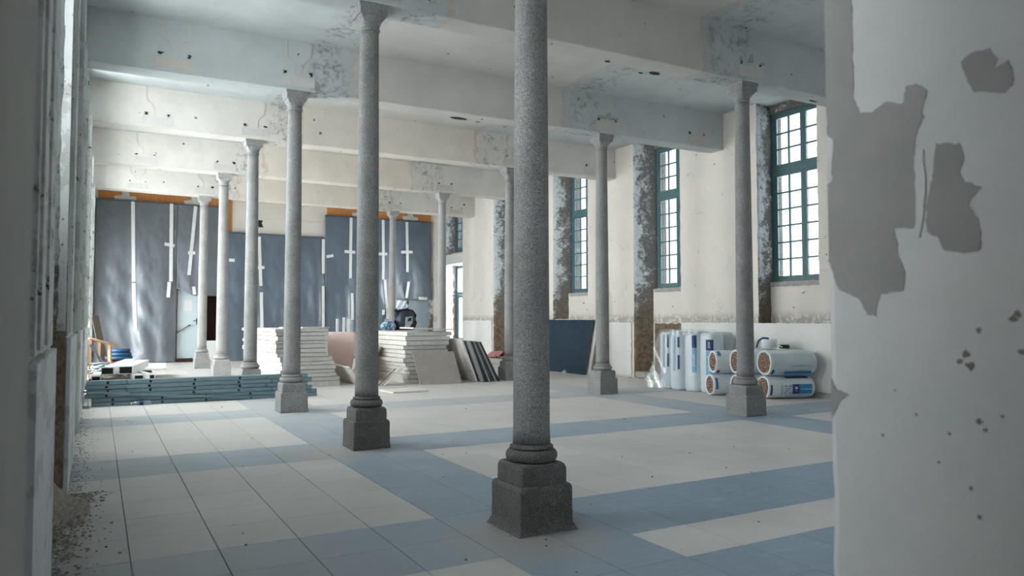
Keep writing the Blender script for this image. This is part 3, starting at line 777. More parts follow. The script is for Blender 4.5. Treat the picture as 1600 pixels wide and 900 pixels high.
# anteroom behind the camera (a closed, plain plastered space)
MB().box(-2.2, -2.0, -3.2, 0.45, 0, 3.4).build('wall_anteroom_left', JAMB, kind='structure')
MB().box(4.0, 4.2, -3.2, 0.45, 0, 3.4).build('wall_anteroom_right', JAMB, kind='structure')
MB().box(-2.2, 4.2, -3.4, -3.2, 0, 3.4).build('wall_anteroom_back', JAMB, kind='structure')
MB().box(-2.2, 4.2, -3.4, 0.45, 3.4, 3.6).build('ceiling_anteroom', JAMB, kind='structure')
MB().box(-2.2, XL - 0.3, 0.45, 0.6, 0, 3.4).build('wall_anteroom_front', JAMB, kind='structure')
MB().box(-2.2, XL - 0.9, -3.4, 0.6, -0.2, -0.014).build('floor_anteroom', SLAB, kind='structure')

# ------------------------------------------------------------------ back wall
bw = MB()
bw.box(XL - 0.9, 2.38, YB, YB + 0.3, 0, ZC)
bw.box(4.0, XR + 0.9, YB, YB + 0.3, 0, ZC)
bw.box(2.38, 4.0, YB, YB + 0.3, 2.55, ZC)
wall_back = bw.build('wall_back', WALL, kind='structure')
# boxed recess behind the doorway
rc = MB()
rc.box(2.3, 4.1, YB + 1.0, YB + 1.05, 0, 2.6); rc.box(2.28, 2.38, YB + .3, YB + 1.05, 0, 2.6); rc.box(4.0, 4.1, YB + .3, YB + 1.05, 0, 2.6); rc.box(2.28, 4.1, YB + .3, YB + 1.05, 2.55, 2.65)
rc.build('door_recess', BROWN, wall_back)
MB().bevbox(3.1, 3.98, YB + 0.03, YB + 0.25, 0, 0.72, 0.01).build('low_parapet', JAMB_W, wall_back)
MB().box(5.0, 7.5, YB - 0.02, YB, 5.12, 5.16).build('plaster_lip', WALL, wall_back)
door_2 = MB().bevbox(2.42, 3.12, YB + 0.02, YB + 0.065, 0.12, 2.5, 0.004).build('door_2', DOORP, kind='structure')
MB().box(2.38, 2.42, YB + .0, YB + .1, 0, 2.55).build('door_frame', WOOD_DK, door_2)
MB().box(3.12, 3.16, YB + .0, YB + .1, 0, 2.55).build('door_frame', BLUEBLK, door_2)
MB().tube([(2.42, YB - 0.05, 1.02), (2.80, YB - 0.05, 1.27)], 0.017, 8).tube([(2.80, YB - 0.05, 1.27), (2.82, YB + .03, 1.27)], 0.03, 8).tube([(2.43, YB - 0.05, 1.03), (2.43, YB + .03, 1.03)], 0.022, 8).build('push_bar', DARKM, door_2)
MB().box(3.03, 3.08, YB + 0.0, YB + .02, 1.30, 1.52).tube([(3.05, YB - .03, 1.44), (2.93, YB - .035, 1.43)], 0.012, 6).tube([(3.05, YB + .01, 1.44), (3.05, YB - .03, 1.44)], 0.012, 6).build('door_handle', DARKM, door_2)
MB().box(2.62, 2.88, YB + 0.012, YB + .02, 1.78, 2.16).build('paper_notice', PAPER, door_2)
MB().box(2.4, 3.0, YB - 0.12, YB + .06, 0.0, 0.10).build('door_step', BROWN, door_2)
# right of the sheets: pale panel below, rough stone jamb
door_3 = MB().bevbox(10.2, 11.86, YB - 0.05, YB - 0.005, 0.0, 2.25, 0.005).build('door_3', DOORG, kind='structure')
MB().box(10.2, 10.62, YB - 0.062, YB - 0.05, 0.9, 2.28).build('pale_panel', DOORP, door_3)
MB().grid(lambda u, v: (11.78 + 0.25 * u, YB - 0.03 - 0.08 * abs(mnoise.noise(Vector((u * 3, v * 18, 5)))), 0.0 + 4.9 * v), 5, 60, False).build('rough_stone_jamb', REVEAL, wall_back)
MB().box(11.75, 11.8, YB - .06, YB - .02, 2.6, 3.9).build('orange_batten', WOOD_OR, wall_back)
# orange plywood strip behind the sheets with leftover plaster lumps
ply = []
for (x0, x1) in ((-0.05, 1.7), (1.706, 3.45), (3.456, 4.16), (7.6, 9.0), (9.006, 10.4), (10.406, 11.9)):
    MB().box(x0, x1, YB - 0.03, YB - 0.002, 4.3, 5.98).build('plywood_panel', WOOD_OR, wall_back)
for cx in (0.75, 2.9, 8.9, 11.0):
    MB().prism(rough([(-0.33, 5.50), (0.33, 5.50), (0.33, 5.62), (0.12, 5.64), (0.08, 5.98), (-0.1, 5.98), (-0.1, 5.66), (-0.33, 5.62)], 0.06, 0.03, int(cx * 7)), lambda u, v, w, cx=cx: (cx + u, YB - 0.031 - w, v), 0.03).build('plaster_lump', SCAR_PALE, wall_back)
# broken spot in the wall above the middle sheet
MB().prism(rough([(4.95, 4.86), (5.27, 4.86), (5.2, 5.0), (5.25, 5.12), (4.95, 5.12)], .05, .02, 3), lambda u, v, w: (u, YB - 0.004 + w, v), 0.003).build('broken_plaster_spot', HOLE, wall_back)

# ------------------------------------------------------------------ dust sheets on the back wall
def sheet_y(x, z, ztop, seed):
    h = max(0.0, min(1.0, (ztop - z) / ztop))
    d = 0.10 + 0.10 * h
    f = 0.07 * math.sin(x * 4.3 + seed) + 0.035 * math.sin(x * 9.1 + 1.7 * seed + 0.35 * z) + 0.06 * mnoise.noise(Vector((x * 1.6, z * 0.45, seed))) 
    diag = 0.09 * mnoise.noise(Vector(((x + z * 0.55) * 2.6, (x - z) * 0.35, seed + 4)))
    return YB - d - h ** 0.7 * (f + diag) - 0.015 * mnoise.noise(Vector((x * 7, z * 5, seed)))
SHEETS = []
def sheet(name, label, x0, x1, ztop, zbot, seed, nu, nv, dtop=0.0, mat=None):
    def fn(u, v):
        x = x0 + (x1 - x0) * u
        zb = zbot(x) if callable(zbot) else zbot
        zt = ztop + dtop * u
        z = zb + (zt - zb) * v
        y = sheet_y(x, z, ztop, seed)
        if zb < 0.05 and v < 0.06: y -= (0.06 - v) * 3.0 * (0.6 + 0.8 * abs(mnoise.noise(Vector((x * 2.0, 0, seed)))))
        edge = 0.03 * mnoise.noise(Vector((z * 1.3, seed, 8)))
        return (x + (edge if u in (0.0, 1.0) else 0), y, max(z, 0.004))
    m = MB().grid(fn, nu, nv)
    o = m.build(name, mat or TARP, label=label, cat='dust sheet')
    sol = o.modifiers.new('thickness', 'SOLIDIFY'); sol.thickness = 0.004
    return o
def zb_left(x):
    if x < 2.36: return 0.0
    if x < 2.9: return 2.55 - (x - 2.36) * 0.45
    return 2.30
sA = MB
sheetA = sheet('dust_sheet', 'dark plastic dust sheet at the left end of the back wall, beside the blue tubes', -0.12, 2.36, 5.5, 0.0, 1.0, 60, 60)
sheetB = sheet('dust_sheet', 'short dark sheet piece hanging over the pale blue door', 2.37, 3.99, 5.5, zb_left, 1.0, 46, 40)
sheetC = sheet('dust_sheet', 'lower dark plastic sheet in the middle of the back wall, behind the left board stack', 4.0, 7.5, 4.62, 0.0, 2.6, 70, 50, -0.02, TARP_B)
def zb_right(x):
    return 0.0 if x < 10.1 else 2.3 + 0.03 * math.sin(x * 9)
sheetD = sheet('dust_sheet', 'tall dark plastic sheet on the right part of the back wall, white taped crosses', 7.51, 10.08, 5.47, 0.0, 4.1, 50, 56, 0.0, TARP_B)
sheetE = sheet('dust_sheet', 'short dark sheet in the right corner of the back wall ending above a grey panel', 10.09, 11.9, 5.47, 2.27, 4.1, 40, 40, 0.0, TARP_B)
def tape(parent, pts, seed, ztop, w=0.055, off=0.03):
    pts = [(x, z) for x, z in pts]; L = []
    for k in range(len(pts) - 1):
        (xa, za), (xb, zb) = pts[k], pts[k + 1]; n = max(2, int(math.hypot(xb - xa, zb - za) / 0.12))
        L += [(xa + (xb - xa) * q / n, za + (zb - za) * q / n) for q in range(n)]
    L.append(pts[-1])
    rs = []
    for k, (x, z) in enumerate(L):
        a = L[max(k - 1, 0)]; b = L[min(k + 1, len(L) - 1)]
        tx, tz = b[0] - a[0], b[1] - a[1]; l = math.hypot(tx, tz); nx, nz = -tz / l * w, tx / l * w
        yy = min(sheet_y(x, z, ztop, seed), sheet_y(x + nx, z + nz, ztop, seed), sheet_y(x - nx, z - nz, ztop, seed)) - off
        rs.append([(x - nx, yy, z - nz), (x + nx, yy, z + nz), (x + nx, yy + 0.012, z + nz), (x - nx, yy + 0.012, z - nz)])
    return MB().rings(rs, smooth=False).build('tape_strip', TAPE, parent)
for sh, seed, zt, L in (
    (sheetA, 1.0, 5.5, [[(0.97, 5.46), (1.04, 2.75)], [(1.04, 2.70), (1.12, 1.1)], [(2.16, 5.48), (2.18, 2.78)], [(2.13, 2.76), (2.10, 2.23)], [(1.96, 4.07), (2.28, 4.02)]]),
    (sheetB, 1.0, 5.5, [[(2.93, 5.45), (2.75, 3.02)], [(2.71, 3.8), (2.94, 3.8)], [(2.9, 2.62), (2.94, 2.34)], [(3.93, 4.6), (3.95, 2.94)]]),
    (sheetC, 2.6, 4.62, [[(5.09, 4.49), (5.16, 2.69)], [(5.18, 2.46), (5.2, 1.11)], [(5.01, 3.36), (5.28, 3.37)], [(7.44, 4.53), (7.44, 3.21)], [(7.43, 2.74), (7.44, 1.14)], [(4.06, 3.6), (4.25, 3.59)]]),
    (sheetD, 4.1, 5.47, [[(7.56, 3.86), (7.83, 3.92)], [(8.51, 5.42), (8.48, 3.06)], [(8.56, 2.49), (8.57, 1.45)], [(8.25, 4.09), (8.68, 4.08)], [(9.81, 5.42), (9.8, 3.04)], [(9.88, 3.04), (10.0, 1.5)], [(9.58, 4.05), (9.98, 4.07)], [(9.81, 1.85), (9.81, 1.65)]]),
    (sheetE, 4.1, 5.47, [[(10.81, 5.40), (10.82, 3.38)], [(10.88, 2.99), (10.80, 2.34)], [(10.57, 4.17), (11.04, 4.19)], [(11.3, 2.33), (11.7, 2.32)]])):
    for pts in L: tape(sh, pts, seed, zt)

# ------------------------------------------------------------------ granite columns
def column_meshes(gb, gs, gc, skirt=False):
    pl = MB()
    H1 = 0.325; w = 0.2166
    f = 1.0
    prof = [(0.0, w + (0.012 if skirt else 0.004)), (0.05, w + 0.003), (0.20, w - 0.002), (H1 - 0.03, w - 0.006), (H1 - 0.008, w - 0.014), (H1, w - 0.03)]
    def sqring(z, hw, b=0.012, jit=0.0):
        out = []
        for sx, sy in ((1, 1), (-1, 1), (-1, -1), (1, -1)):
            q = [(sx * hw, sy * (hw - b)), (sx * (hw - b * .3), sy * (hw - b * .3)), (sx * (hw - b), sy * hw)]
            if sx * sy < 0: q.reverse()
            out += q
        full = []
        for k in range(len(out)):
            a, c = out[k], out[(k + 1) % len(out)]; n = 4 if math.hypot(a[0] - c[0], a[1] - c[1]) > 0.1 else 1
            for r in range(n): full.append((a[0] + (c[0] - a[0]) * r / n, a[1] + (c[1] - a[1]) * r / n))
        return [(x + 0.004 * mnoise.noise(Vector((x * 20, y * 20, z * 18))), y + 0.004 * mnoise.noise(Vector((x * 20 + 7, y * 20, z * 18))), z) for x, y in full]
    rs = []
    zz = [0, 0.03, 0.07, 0.12, 0.17, 0.22, 0.27, 0.295, 0.315, H1]
    for z in zz:
        hw = w + (0.006 if z < 0.05 else 0)
        if z > 0.30: hw = w - 0.003
        if z > 0.312: hw = w - 0.006
        if z >= H1: hw = w - 0.016
        rs.append(sqring(z, hw))
    pl.rings(rs, smooth=False)
    me_pl = pl.mesh('plinth', gb)
    ub = MB(); rs = []
    for z, hw, b in ((H1 - 0.002, 0.186, .012), (0.38, 0.186, .013), (0.432, 0.186, .016), (0.455, 0.181, .022), (0.467, 0.171, .03), (0.472, 0.15, .03)):
        rs.append(sqring(z, hw, b))
    ub.rings(rs, smooth=False); me_ub = ub.mesh('upper_block', gb)
    tor = MB()
    prof = [(0.135, 0.470)]
    for k in range(13):
        a = -math.pi / 2 + math.pi * k / 12; prof.append((0.152 + 0.037 * math.cos(a), 0.515 + 0.044 * math.sin(a)))
    for k in range(9):
        a = -math.pi / 2 + math.pi * k / 8; prof.append((0.146 + 0.014 * math.cos(a), 0.574 + 0.014 * math.sin(a)))
    prof += [(0.140, 0.590), (0.132, 0.605)]
    tor.lathe(prof, 48); me_t = tor.mesh('base_moulding', gb)
    sh = MB(); prof = []
    for k in range(41):
        u = k / 40; z = 0.603 + (4.95 - 0.603) * u
        r = 0.1345 - 0.0245 * u + 0.004 * math.sin(math.pi * u)
        if u == 0: r += 0.003
        prof.append((r, z))
    rs = [[((r + 0.0012 * mnoise.noise(Vector((math.cos(2 * math.pi * k / 48) * 3, math.sin(2 * math.pi * k / 48) * 3, z * 2)))) * math.cos(2 * math.pi * k / 48), r * math.sin(2 * math.pi * k / 48), z) for k in range(48)] for r, z in prof]
    sh.rings(rs, True, True); me_s = sh.mesh('shaft', gs)
    cp = MB(); prof = [(0.110, 4.93)]
    for k in range(7):
        a = -math.pi / 2 + math.pi * k / 6; prof.append((0.112 + 0.014 * math.cos(a), 4.952 + 0.014 * math.sin(a)))
    cp.lathe(prof + [(0.112, 4.97)], 40)
    rs = []
    for z, h, sq in ((4.965, 0.113, 0), (5.0, 0.117, 0.1), (5.03, 0.126, 0.3), (5.06, 0.137, 0.6), (5.085, 0.148, 0.9), (5.098, 0.152, 1), (5.099, 0.165, 1), (5.175, 0.167, 1), (5.18, 0.172, 1), (5.19, 0.178, 1), (5.226, 0.178, 1), (5.229, 0.174, 1)):
        rs.append(superring(0, 0, z, h, h, sq, 40))
    n = 40; vs_ = [p for r in rs for p in r]
    cp.rings(rs, smooth=False); me_c = cp.mesh('capital', gc)
    return me_pl, me_ub, me_t, me_s, me_c
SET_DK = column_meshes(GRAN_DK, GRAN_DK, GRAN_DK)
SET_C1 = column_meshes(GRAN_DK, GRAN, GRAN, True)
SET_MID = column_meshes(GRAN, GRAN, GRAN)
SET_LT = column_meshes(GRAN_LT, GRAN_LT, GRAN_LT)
GR = 'granite columns in two rows'
def column(x, y, meshes, label):
    t = thing('stone_column', label, 'column', (x, y, 0), 0, GR)
    for nm, me in zip(('plinth', 'upper_block', 'base_moulding', 'shaft', 'capital'), meshes): inst(nm, me, t)
    return t
LA = ['dark granite column nearest the camera, standing on a nearly black square base',
      'granite column second from the camera in the left row, on a dark base',
      'granite column whose base hides the right part of the steel stud pile',
      'granite column whose base shows just above the steel studs, beside the left board stack',
      'pale granite column standing in front of the dark brown doorway',
      'pale granite column farthest away in the left row, standing beside the pale blue door']
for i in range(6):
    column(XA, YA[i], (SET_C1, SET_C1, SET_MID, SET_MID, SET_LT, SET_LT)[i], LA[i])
LB = [None, 'granite column standing in front of the horizontal insulation rolls',
      'granite column standing just right of the leaning navy panel',
      'granite column half hidden behind the nearest column, by the pink cloth',
      'granite column rising behind the leaning grey boards, left of the far glazed door',
      'most distant granite column of the right row, before the tall sheet']
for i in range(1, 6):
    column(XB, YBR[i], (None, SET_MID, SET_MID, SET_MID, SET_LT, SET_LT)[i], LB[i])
# cement fillet round the foot of the nearest column
rs = []
for z, h in ((0.0, 0.245), (0.010, 0.236), (0.025, 0.228), (0.045, 0.222)):
    rs.append([(x + XA, y + YA[0], zz + 0.001) for x, y, zz in [(a + 0.006 * mnoise.noise(Vector((a * 30, b * 30, z))), b, c) for a, b, c in superring(0, 0, z, h, h, 1, 40)]])
MB().rings(rs, smooth=False).build('trim_1', GRAN_DK, kind='structure')

# ------------------------------------------------------------------ pile of galvanised steel studs
def stud_mesh(length, holes, h=0.067, d=0.10):
    """C-shaped stud: web towards the viewer with round service holes, two flanges"""
    m = MB(); th = 0.002; xs = 0.0
    segs = []
    hs = sorted(holes)
    cur = 0.0
    for hx in hs:
        segs.append(('p', cur, hx - 0.034)); segs.append(('h', hx - 0.034, hx + 0.034)); cur = hx + 0.034
    segs.append(('p', cur, length))
    for kind, a, b in segs:
        if kind == 'p':
            # shallow groove pressed along the web
            zs = [(0, 0.004), (0.004, 0), (h - .004, 0), (h, 0.004)]
            vs_ = [(a, y, z) for z, y in zs] + [(b, y, z) for z, y in zs]
            n = len(zs); m.add(vs_, [(k, n + k, n + k + 1, k + 1) for k in range(n - 1)])
        else:
            c = (a + b) / 2; ring = []; sq = []
            for k in range(16):
                an = 2 * math.pi * k / 16; cc, ss = math.cos(an), math.sin(an); mm = max(abs(cc), abs(ss))
                ring.append((c + 0.022 * cc, 0.001, h / 2 + 0.022 * ss)); sq.append((c + 0.034 * cc / mm, 0.0, h / 2 + h / 2 * ss / mm))
            m.add(ring + sq, [(k, (k + 1) % 16, 16 + (k + 1) % 16, 16 + k) for k in range(16)])
    m.box(0, length, 0, d, 0, th); m.box(0, length, 0, d, h - th, h)
    m.box(0, length, d - .004, d - .002, 0.002, h * .25); m.box(0, length, d - .004, d - .002, h * .75, h - .002)
    m.box(0.004, length - .004, d * .5, d * .52, .003, h - .003, 1)  # black strip stands in for the shade behind the service holes
    return m.mesh('steel_stud', [STEEL, BLACK])
ORD = ['lowest', 'second lowest', 'third lowest', 'third highest', 'second highest', 'topmost']
STG = 'steel studs in the pile'
for L in range(6):
    xs = [(-0.06, 0.66), (0.67, 3.05), (3.06, 3.76)] if L in (0, 1) else [(-0.14, 0.47), (0.48, 2.80), (2.81, 3.58)] if L in (3, 5) else [(-0.16, 0.45), (0.46, 2.9), (2.91, 3.66)]
    for p, (a, b) in enumerate(xs):
        ln = b - a - 0.006
        hs = [0.32] if p != 1 else [0.36, 1.08, 1.85] if ln > 2.3 else [0.36, 1.1, 1.8]
        me = stud_mesh(ln, [q for q in hs if q < ln - 0.08])
        yb = 14.45 - 0.02 * p + 0.012 * (L % 2)
        o = inst('steel_stud', me, None, (a, yb + 0.01, L * 0.0735 + 0.001), (0, 0, R(-0.35)))
        setp(o, 'grey steel stud, %s piece in the %s layer of the pile' % (('short left', 'long middle', 'short right')[p], ORD[L]), 'steel stud', STG)
me = stud_mesh(3.55, [])
for L in range(6):
    o = inst('steel_stud', me, None, (-0.02, 14.60 - 0.02, L * 0.0735 + 0.001), (0, 0, R(-0.35)))
    setp(o, 'long steel stud in the back row of the pile, %s layer' % ORD[L], 'steel stud', STG)
m = MB(); m.box(0, 2.7, 0, 0.012, 0, 0.03); m.box(0, 2.7, 0, 0.05, 0.028, 0.03)
o = m.build('steel_track', STEEL, label='thin bent steel track slanting across the front of the stud pile', cat='steel track', fix=False)
o.location = (-0.18, 14.40, 0.25); o.rotation_euler = (0, R(4.9), R(-0.8))
# offcuts between the pile and the wall
m = MB(); m.box(-0.19, -0.10, 14.25, 14.37, 0.001, 0.035); m.box(-0.19, -0.175, 14.25, 14.37, 0.035, 0.20); m.box(-0.115, -0.10, 14.25, 14.37, 0.035, 0.11)
m.build('track_offcut', STEEL, label='small U-shaped metal offcut standing between stud pile and left wall', cat='offcut')
# water bottle lying in front of the pile
bt = thing('water_bottle', 'clear plastic water bottle with blue label lying before the stud pile', 'bottle', (0.55, 14.36, 0.042))
rot = Matrix.Rotation(R(90), 4, 'Y')
def lathe_x(m, prof, n=16, mi=0):
    rs = [[(z, r * math.cos(2 * math.pi * k / n), r * math.sin(2 * math.pi * k / n)) for k in range(n)] for r, z in prof]
    return m.rings(rs, True, True, mi)
lathe_x(MB(), [(0.012, 0.0), (0.013, .03), (0.036, .07), (0.04, .10), (0.038, .16), (0.04, .2), (0.038, .25), (0.04, .28), (0.034, .295)]).build('bottle_body', PET, bt)
lathe_x(MB(), [(0.0405, .11), (0.0415, .115), (0.0415, .17), (0.0405, .175)]).build('bottle_label', BLUE, bt)
lathe_x(MB(), [(0.015, -0.018), (0.016, -0.016), (0.016, 0.0)]).build('bottle_cap', WHITEP, bt)

# ------------------------------------------------------------------ plasterboard stacks
def slab_mesh(w, d, t, seed, mats=(BOARD, BOARD_E)):
    """one bundle of boards: broken ends, lit long side"""
    m = MB(); n = 26
    def J(k, q): return 0.03 * mnoise.noise(Vector((k * .7, seed * 3.3, q)))
    ring = []
    for k in range(n): ring.append((w * k / n, 0.008 * mnoise.noise(Vector((k, seed, 1)))))
    for k in range(n): ring.append((w + J(k, 2), d * k / n))
    for k in range(n): ring.append((w - w * k / n, d + J(k, 3)))
    for k in range(n): ring.append((J(k, 4), d - d * k / n))
    sag = 0.0
    rs = [[(x, y, z) for x, y in ring] for z in (0, t)]
    N = len(ring)
    m.add(rs[0] + rs[1], [(k, (k + 1) % N, N + (k + 1) % N, N + k) for k in range(n)], 1)
    m.add(rs[0] + rs[1], [(k, (k + 1) % N, N + (k + 1) % N, N + k) for k in range(n, N)], 0)
    m.add(rs[1], [tuple(range(N))], 0); m.add(rs[0], [tuple(reversed(range(N)))], 0)
    return m.mesh('plasterboard', list(mats))
ORDN = ['topmost', 'second', 'third', 'fourth', 'fifth', 'sixth', 'seventh', 'eighth', 'ninth', 'tenth', 'eleventh', 'twelfth', 'thirteenth', 'fourteenth', 'fifteenth']
def stack(x0, y0, w, d, ths, rz, label, group, spread, seed):
    z = 0.001; n = len(ths); rng = random.Random(seed)
    for k, t in enumerate(ths):
        top = n - 1 - k
        ox, ww = spread(k, rng)
        me = slab_mesh(ww, d + rng.uniform(-.1, .05), t, seed + k)
        o = inst('plasterboard', me, None, (x0 + ox, y0 + rng.uniform(-.02, .02), z), (0, 0, rz + R(rng.uniform(-.6, .6))))
        word = ('topmost board bundle' if top == 0 else 'lowest board bundle' if k == 0 else '%s board bundle from the top' % ORDN[top])
        setp(o, 'cream plasterboard, %s of %s' % (word, label), 'plasterboard', group)
        z += t + 0.011
    return z
def sp1(k, rng):
    if k < 2: return (-0.06, 1.36)
    if k < 7: return (-0.02 + rng.uniform(-.03, .03), 1.24 - 0.01 * k)
    return (-0.12 + rng.uniform(-.05, .05), 1.16 + rng.uniform(-.03, .03))
z1 = stack(3.5, 16.35, 1.2, 2.9, [0.11, 0.085, .075, .07, .085, .07, .095, .08, .085, .09, .06, .09, .075, .06], R(4), 'the left stack', 'boards in the left stack', sp1, 10)
for (dx, dy, rz, lab) in ((0.15, 0.5, -6, 'loose plasterboard strip lying on the left stack, left of the column'), (0.55, 0.3, 5, 'loose plasterboard offcut lying on top of the left stack, right of the column')):
    o = inst('plasterboard_offcut', slab_mesh(0.62, 0.5, 0.028, 60 + dx), None, (3.45 + dx, 16.35 + dy, z1), (0, 0, R(rz))); setp(o, lab, 'board offcut')
def sp2(k, rng):
    if k < 4: return (0.05 + rng.uniform(-.04, .04), 0.98)
    return (-0.03 + rng.uniform(-.05, .05), 1.12 + rng.uniform(-.04, .05))
z2 = stack(6.22, 16.02, 1.1, 3.0, [.10, .09, .08, .085, .08, .09, .085, .09, .085, .10, .095, .09], R(3), 'the right stack', 'boards in the right stack', sp2, 30)
o = inst('plasterboard_offcut', slab_mesh(1.02, 1.0, 0.035, 71), None, (6.42, 16.10, z2 + 0.06), (0, R(2.2), R(-3))); setp(o, 'long cream board lying tilted on top of the right stack', 'board offcut')

def panel(name, label, cat, p0, p1, p2, t, mat, edge=None, group=None, nm=None):
    """flat sheet from bottom edge p0-p1 leaning to p2 (above p0); thickness t away from the viewer side"""
    p0, p1, p2 = Vector(p0), Vector(p1), Vector(p2)
    u, v = p1 - p0, p2 - p0; n = u.cross(v).normalized()
    m = MB(); n_ = 12; ring = []
    def P(a, b): return p0 + u * a + v * b
    for k in range(n_): ring.append(P(k / n_, 0))
    for k in range(n_): ring.append(P(1, k / n_) + u.normalized() * 0.006 * mnoise.noise(Vector((k * .8, p0.x, 2))))
    for k in range(n_): ring.append(P(1 - k / n_, 1) + v.normalized() * 0.006 * mnoise.noise(Vector((k * .8, p0.y, 3))))
    for k in range(n_): ring.append(P(0, 1 - k / n_))
    N = len(ring); back = [q - n * t for q in ring]
    m.add(ring, [tuple(range(N))], 0); m.add(back, [tuple(reversed(range(N)))], 0)
    m.add(ring + back, [(k, (k + 1) % N, N + (k + 1) % N, N + k) for k in range(N)], 1)
    o = m.build(name, [mat, edge or mat], label=label, cat=cat, group=group)
    return o
panel('leaning_board', 'dusty grey backed board leaning against the front of the right stack', 'board', (6.43, 15.68, 0.002), (7.42, 15.56, 0.002), (6.33, 15.93, 0.735), 0.02, DUSTY, BOARD)
panel('leaning_board', 'cream board leaning on the left stack, dark gap beneath, just left of the second column', 'board', (5.22, 16.15, 0.002), (5.30, 17.9, 0.002), (4.93, 16.15, 0.43), 0.05, BOARD, BOARD)
panel('leaning_board', 'tall cream board propped against the right end of the right stack', 'board', (7.93, 15.75, 0.002), (7.98, 18.4, 0.002), (7.52, 15.75, 1.03), 0.04, BOARD, BOARD)
for k in range(6):
    bx_, tx_ = 8.04 + 0.085 * k, 7.66 + 0.058 * k
    panel('leaning_board', 'dark grey board leaning in the row right of the right stack, %s from the left' % ('first', 'second', 'third', 'fourth', 'fifth', 'sixth')[k], 'board', (bx_, 15.62 + .01 * (k % 3), 0.002), (bx_ + 0.05, 17.9, 0.002), (tx_, 15.62 + .01 * (k % 3), 0.985 - 0.006 * k), 0.046, BOARD_DK, BOARD_DK2 if k % 2 == 0 else BLUEBLK, group='dark boards leaning in a row')
panel('leaning_board', 'narrow cream strip leaning up to the right before the lower right stack', 'board', (5.62, 15.78, 0.002), (5.70, 16.0, 0.002), (6.08, 15.88, 0.36), 0.03, BOARD, BOARD)
panel('leaning_board', 'second narrow strip with a dark edge leaning beside the cream strip', 'board', (5.52, 15.92, 0.002), (5.6, 16.1, 0.002), (5.95, 16.0, 0.34), 0.02, BOARD, WOOD_DK)
panel('leaning_board', 'long pale strip leaning to the right behind the second column', 'board', (5.45, 17.2, 0.002), (5.47, 18.0, 0.002), (5.98, 17.2, 0.85), 0.03, BOARD, BOARD_DK)
panel('leaning_board', 'long strip with a dark edge leaning to the right behind the second column', 'board', (5.60, 17.25, 0.002), (5.62, 18.0, 0.002), (6.08, 17.25, 0.80), 0.03, BOARD, WOOD_DK)
# plasterboard offcut on the floor before the right stack
o = MB().prism([(5.13, 14.75), (5.21, 14.13), (5.98, 14.13), (5.90, 14.97)], lambda u, v, w: (u, v, 0.001 + w), 0.03).build('plasterboard_offcut', BOARD, label='flat plasterboard offcut lying alone on the floor before the right stack', cat='board offcut')
o = MB().prism([(5.2, 15.25), (5.35, 15.0), (5.95, 15.2), (5.85, 15.5)], lambda u, v, w: (u, v, 0.001 + w), 0.014).build('plasterboard_offcut', BOARD_E, label='thin grey offcut on the floor, just behind the flat plasterboard offcut', cat='board offcut')
# pink curved board
m = MB()
def pk(u, v):
    # v up the sheet, bellying forward and curling back at the top
    z = 0.004 + 1.16 * math.sin(min(v, 1) * math.pi / 2 * 0.98)
    y = 18.75 + 0.1 - 0.35 * math.sin(v * math.pi * 0.5) + 0.9 * max(0, v - 0.55) ** 1.5
    x = 4.78 + 1.02 * u + 0.05 * math.sin(v * 2)
    return (x, y + 0.05 * u, z)
m.grid(pk, 12, 20)
o = m.build('pink_board', PINK, label='bent pink plasterboard standing behind the left stack', cat='board')
so = o.modifiers.new('thickness', 'SOLIDIFY'); so.thickness = 0.015; so.offset = 1
# three pale sticks standing behind it
for k, (x, z, l) in enumerate(((6.30, 1.50, 'left'), (6.50, 1.54, 'middle'), (6.66, 1.51, 'right'))):
    MB().bevbox(x - .035, x + .035, 21.9, 21.95, 0.001, z, 0.004).build('pale_batten', TAPE, label='pale upright batten behind the pink board, %s of three' % l, cat='batten', group='three pale battens')

# ------------------------------------------------------------------ things on the right stack
ZS = z2 + 0.0
vac = thing('site_vacuum', 'black and silver site vacuum standing at the back of the right stack', 'vacuum', (7.08, 18.35, ZS))
m = MB(); rs = []
for z, hx, hy, cx in ((0, .20, .18, 0), (.03, .23, .2, 0), (.16, .25, .21, 0), (.30, .25, .21, 0), (.40, .24, .2, 0.0), (.47, .20, .17, 0.0), (.50, .13, .12, 0.0)): rs.append([(x + cx, y, zz) for x, y, zz in superring(0, 0, z, hx, hy, 0.35, 24)])
m.rings(rs); m.build('housing', BLUEBLK, vac)
MB().prism([(-.08, .06), (.02, .04), (.12, .2), (.12, .36), (-.06, .34)], lambda u, v, w: (u, -.235 + w, v), 0.06).build('silver_cover', SILVER, vac)
MB().prism([(-.02, .22), (.09, .25), (.09, .33), (0.0, .31)], lambda u, v, w: (u, -.241 + w, v), 0.01).build('dark_window', BLACK, vac)
MB().tube([(-.26, -.05, .0), (-.29, -.06, .2), (-.28, -.06, .42), (-.2, -.05, .5), (0, -.05, .53), (.18, -.05, .50), (.27, -.05, .38), (.28, -.05, .2), (.2, -.1, .03)], 0.04, 10).build('hose', BLACK, vac)
MB().tube([(-.28, -.06, .44), (-.31, -.06, .50), (-.25, -.07, .53)], 0.045, 10).build('hose_end', BLACK, vac)
can = thing('spray_can', 'maroon spray can standing on top of the vacuum', 'can', (7.13, 18.30, ZS + 0.555))
MB().lathe([(.033, 0), (.034, .004), (.034, .19), (.028, .21), (.014, .22), (.013, .25)], 20).build('can_body', PURPLE, can)
MB().lathe([(.0345, .03), (.0347, .031), (.0347, .12), (.0345, .121)], 20).build('can_label', SILVER, can)
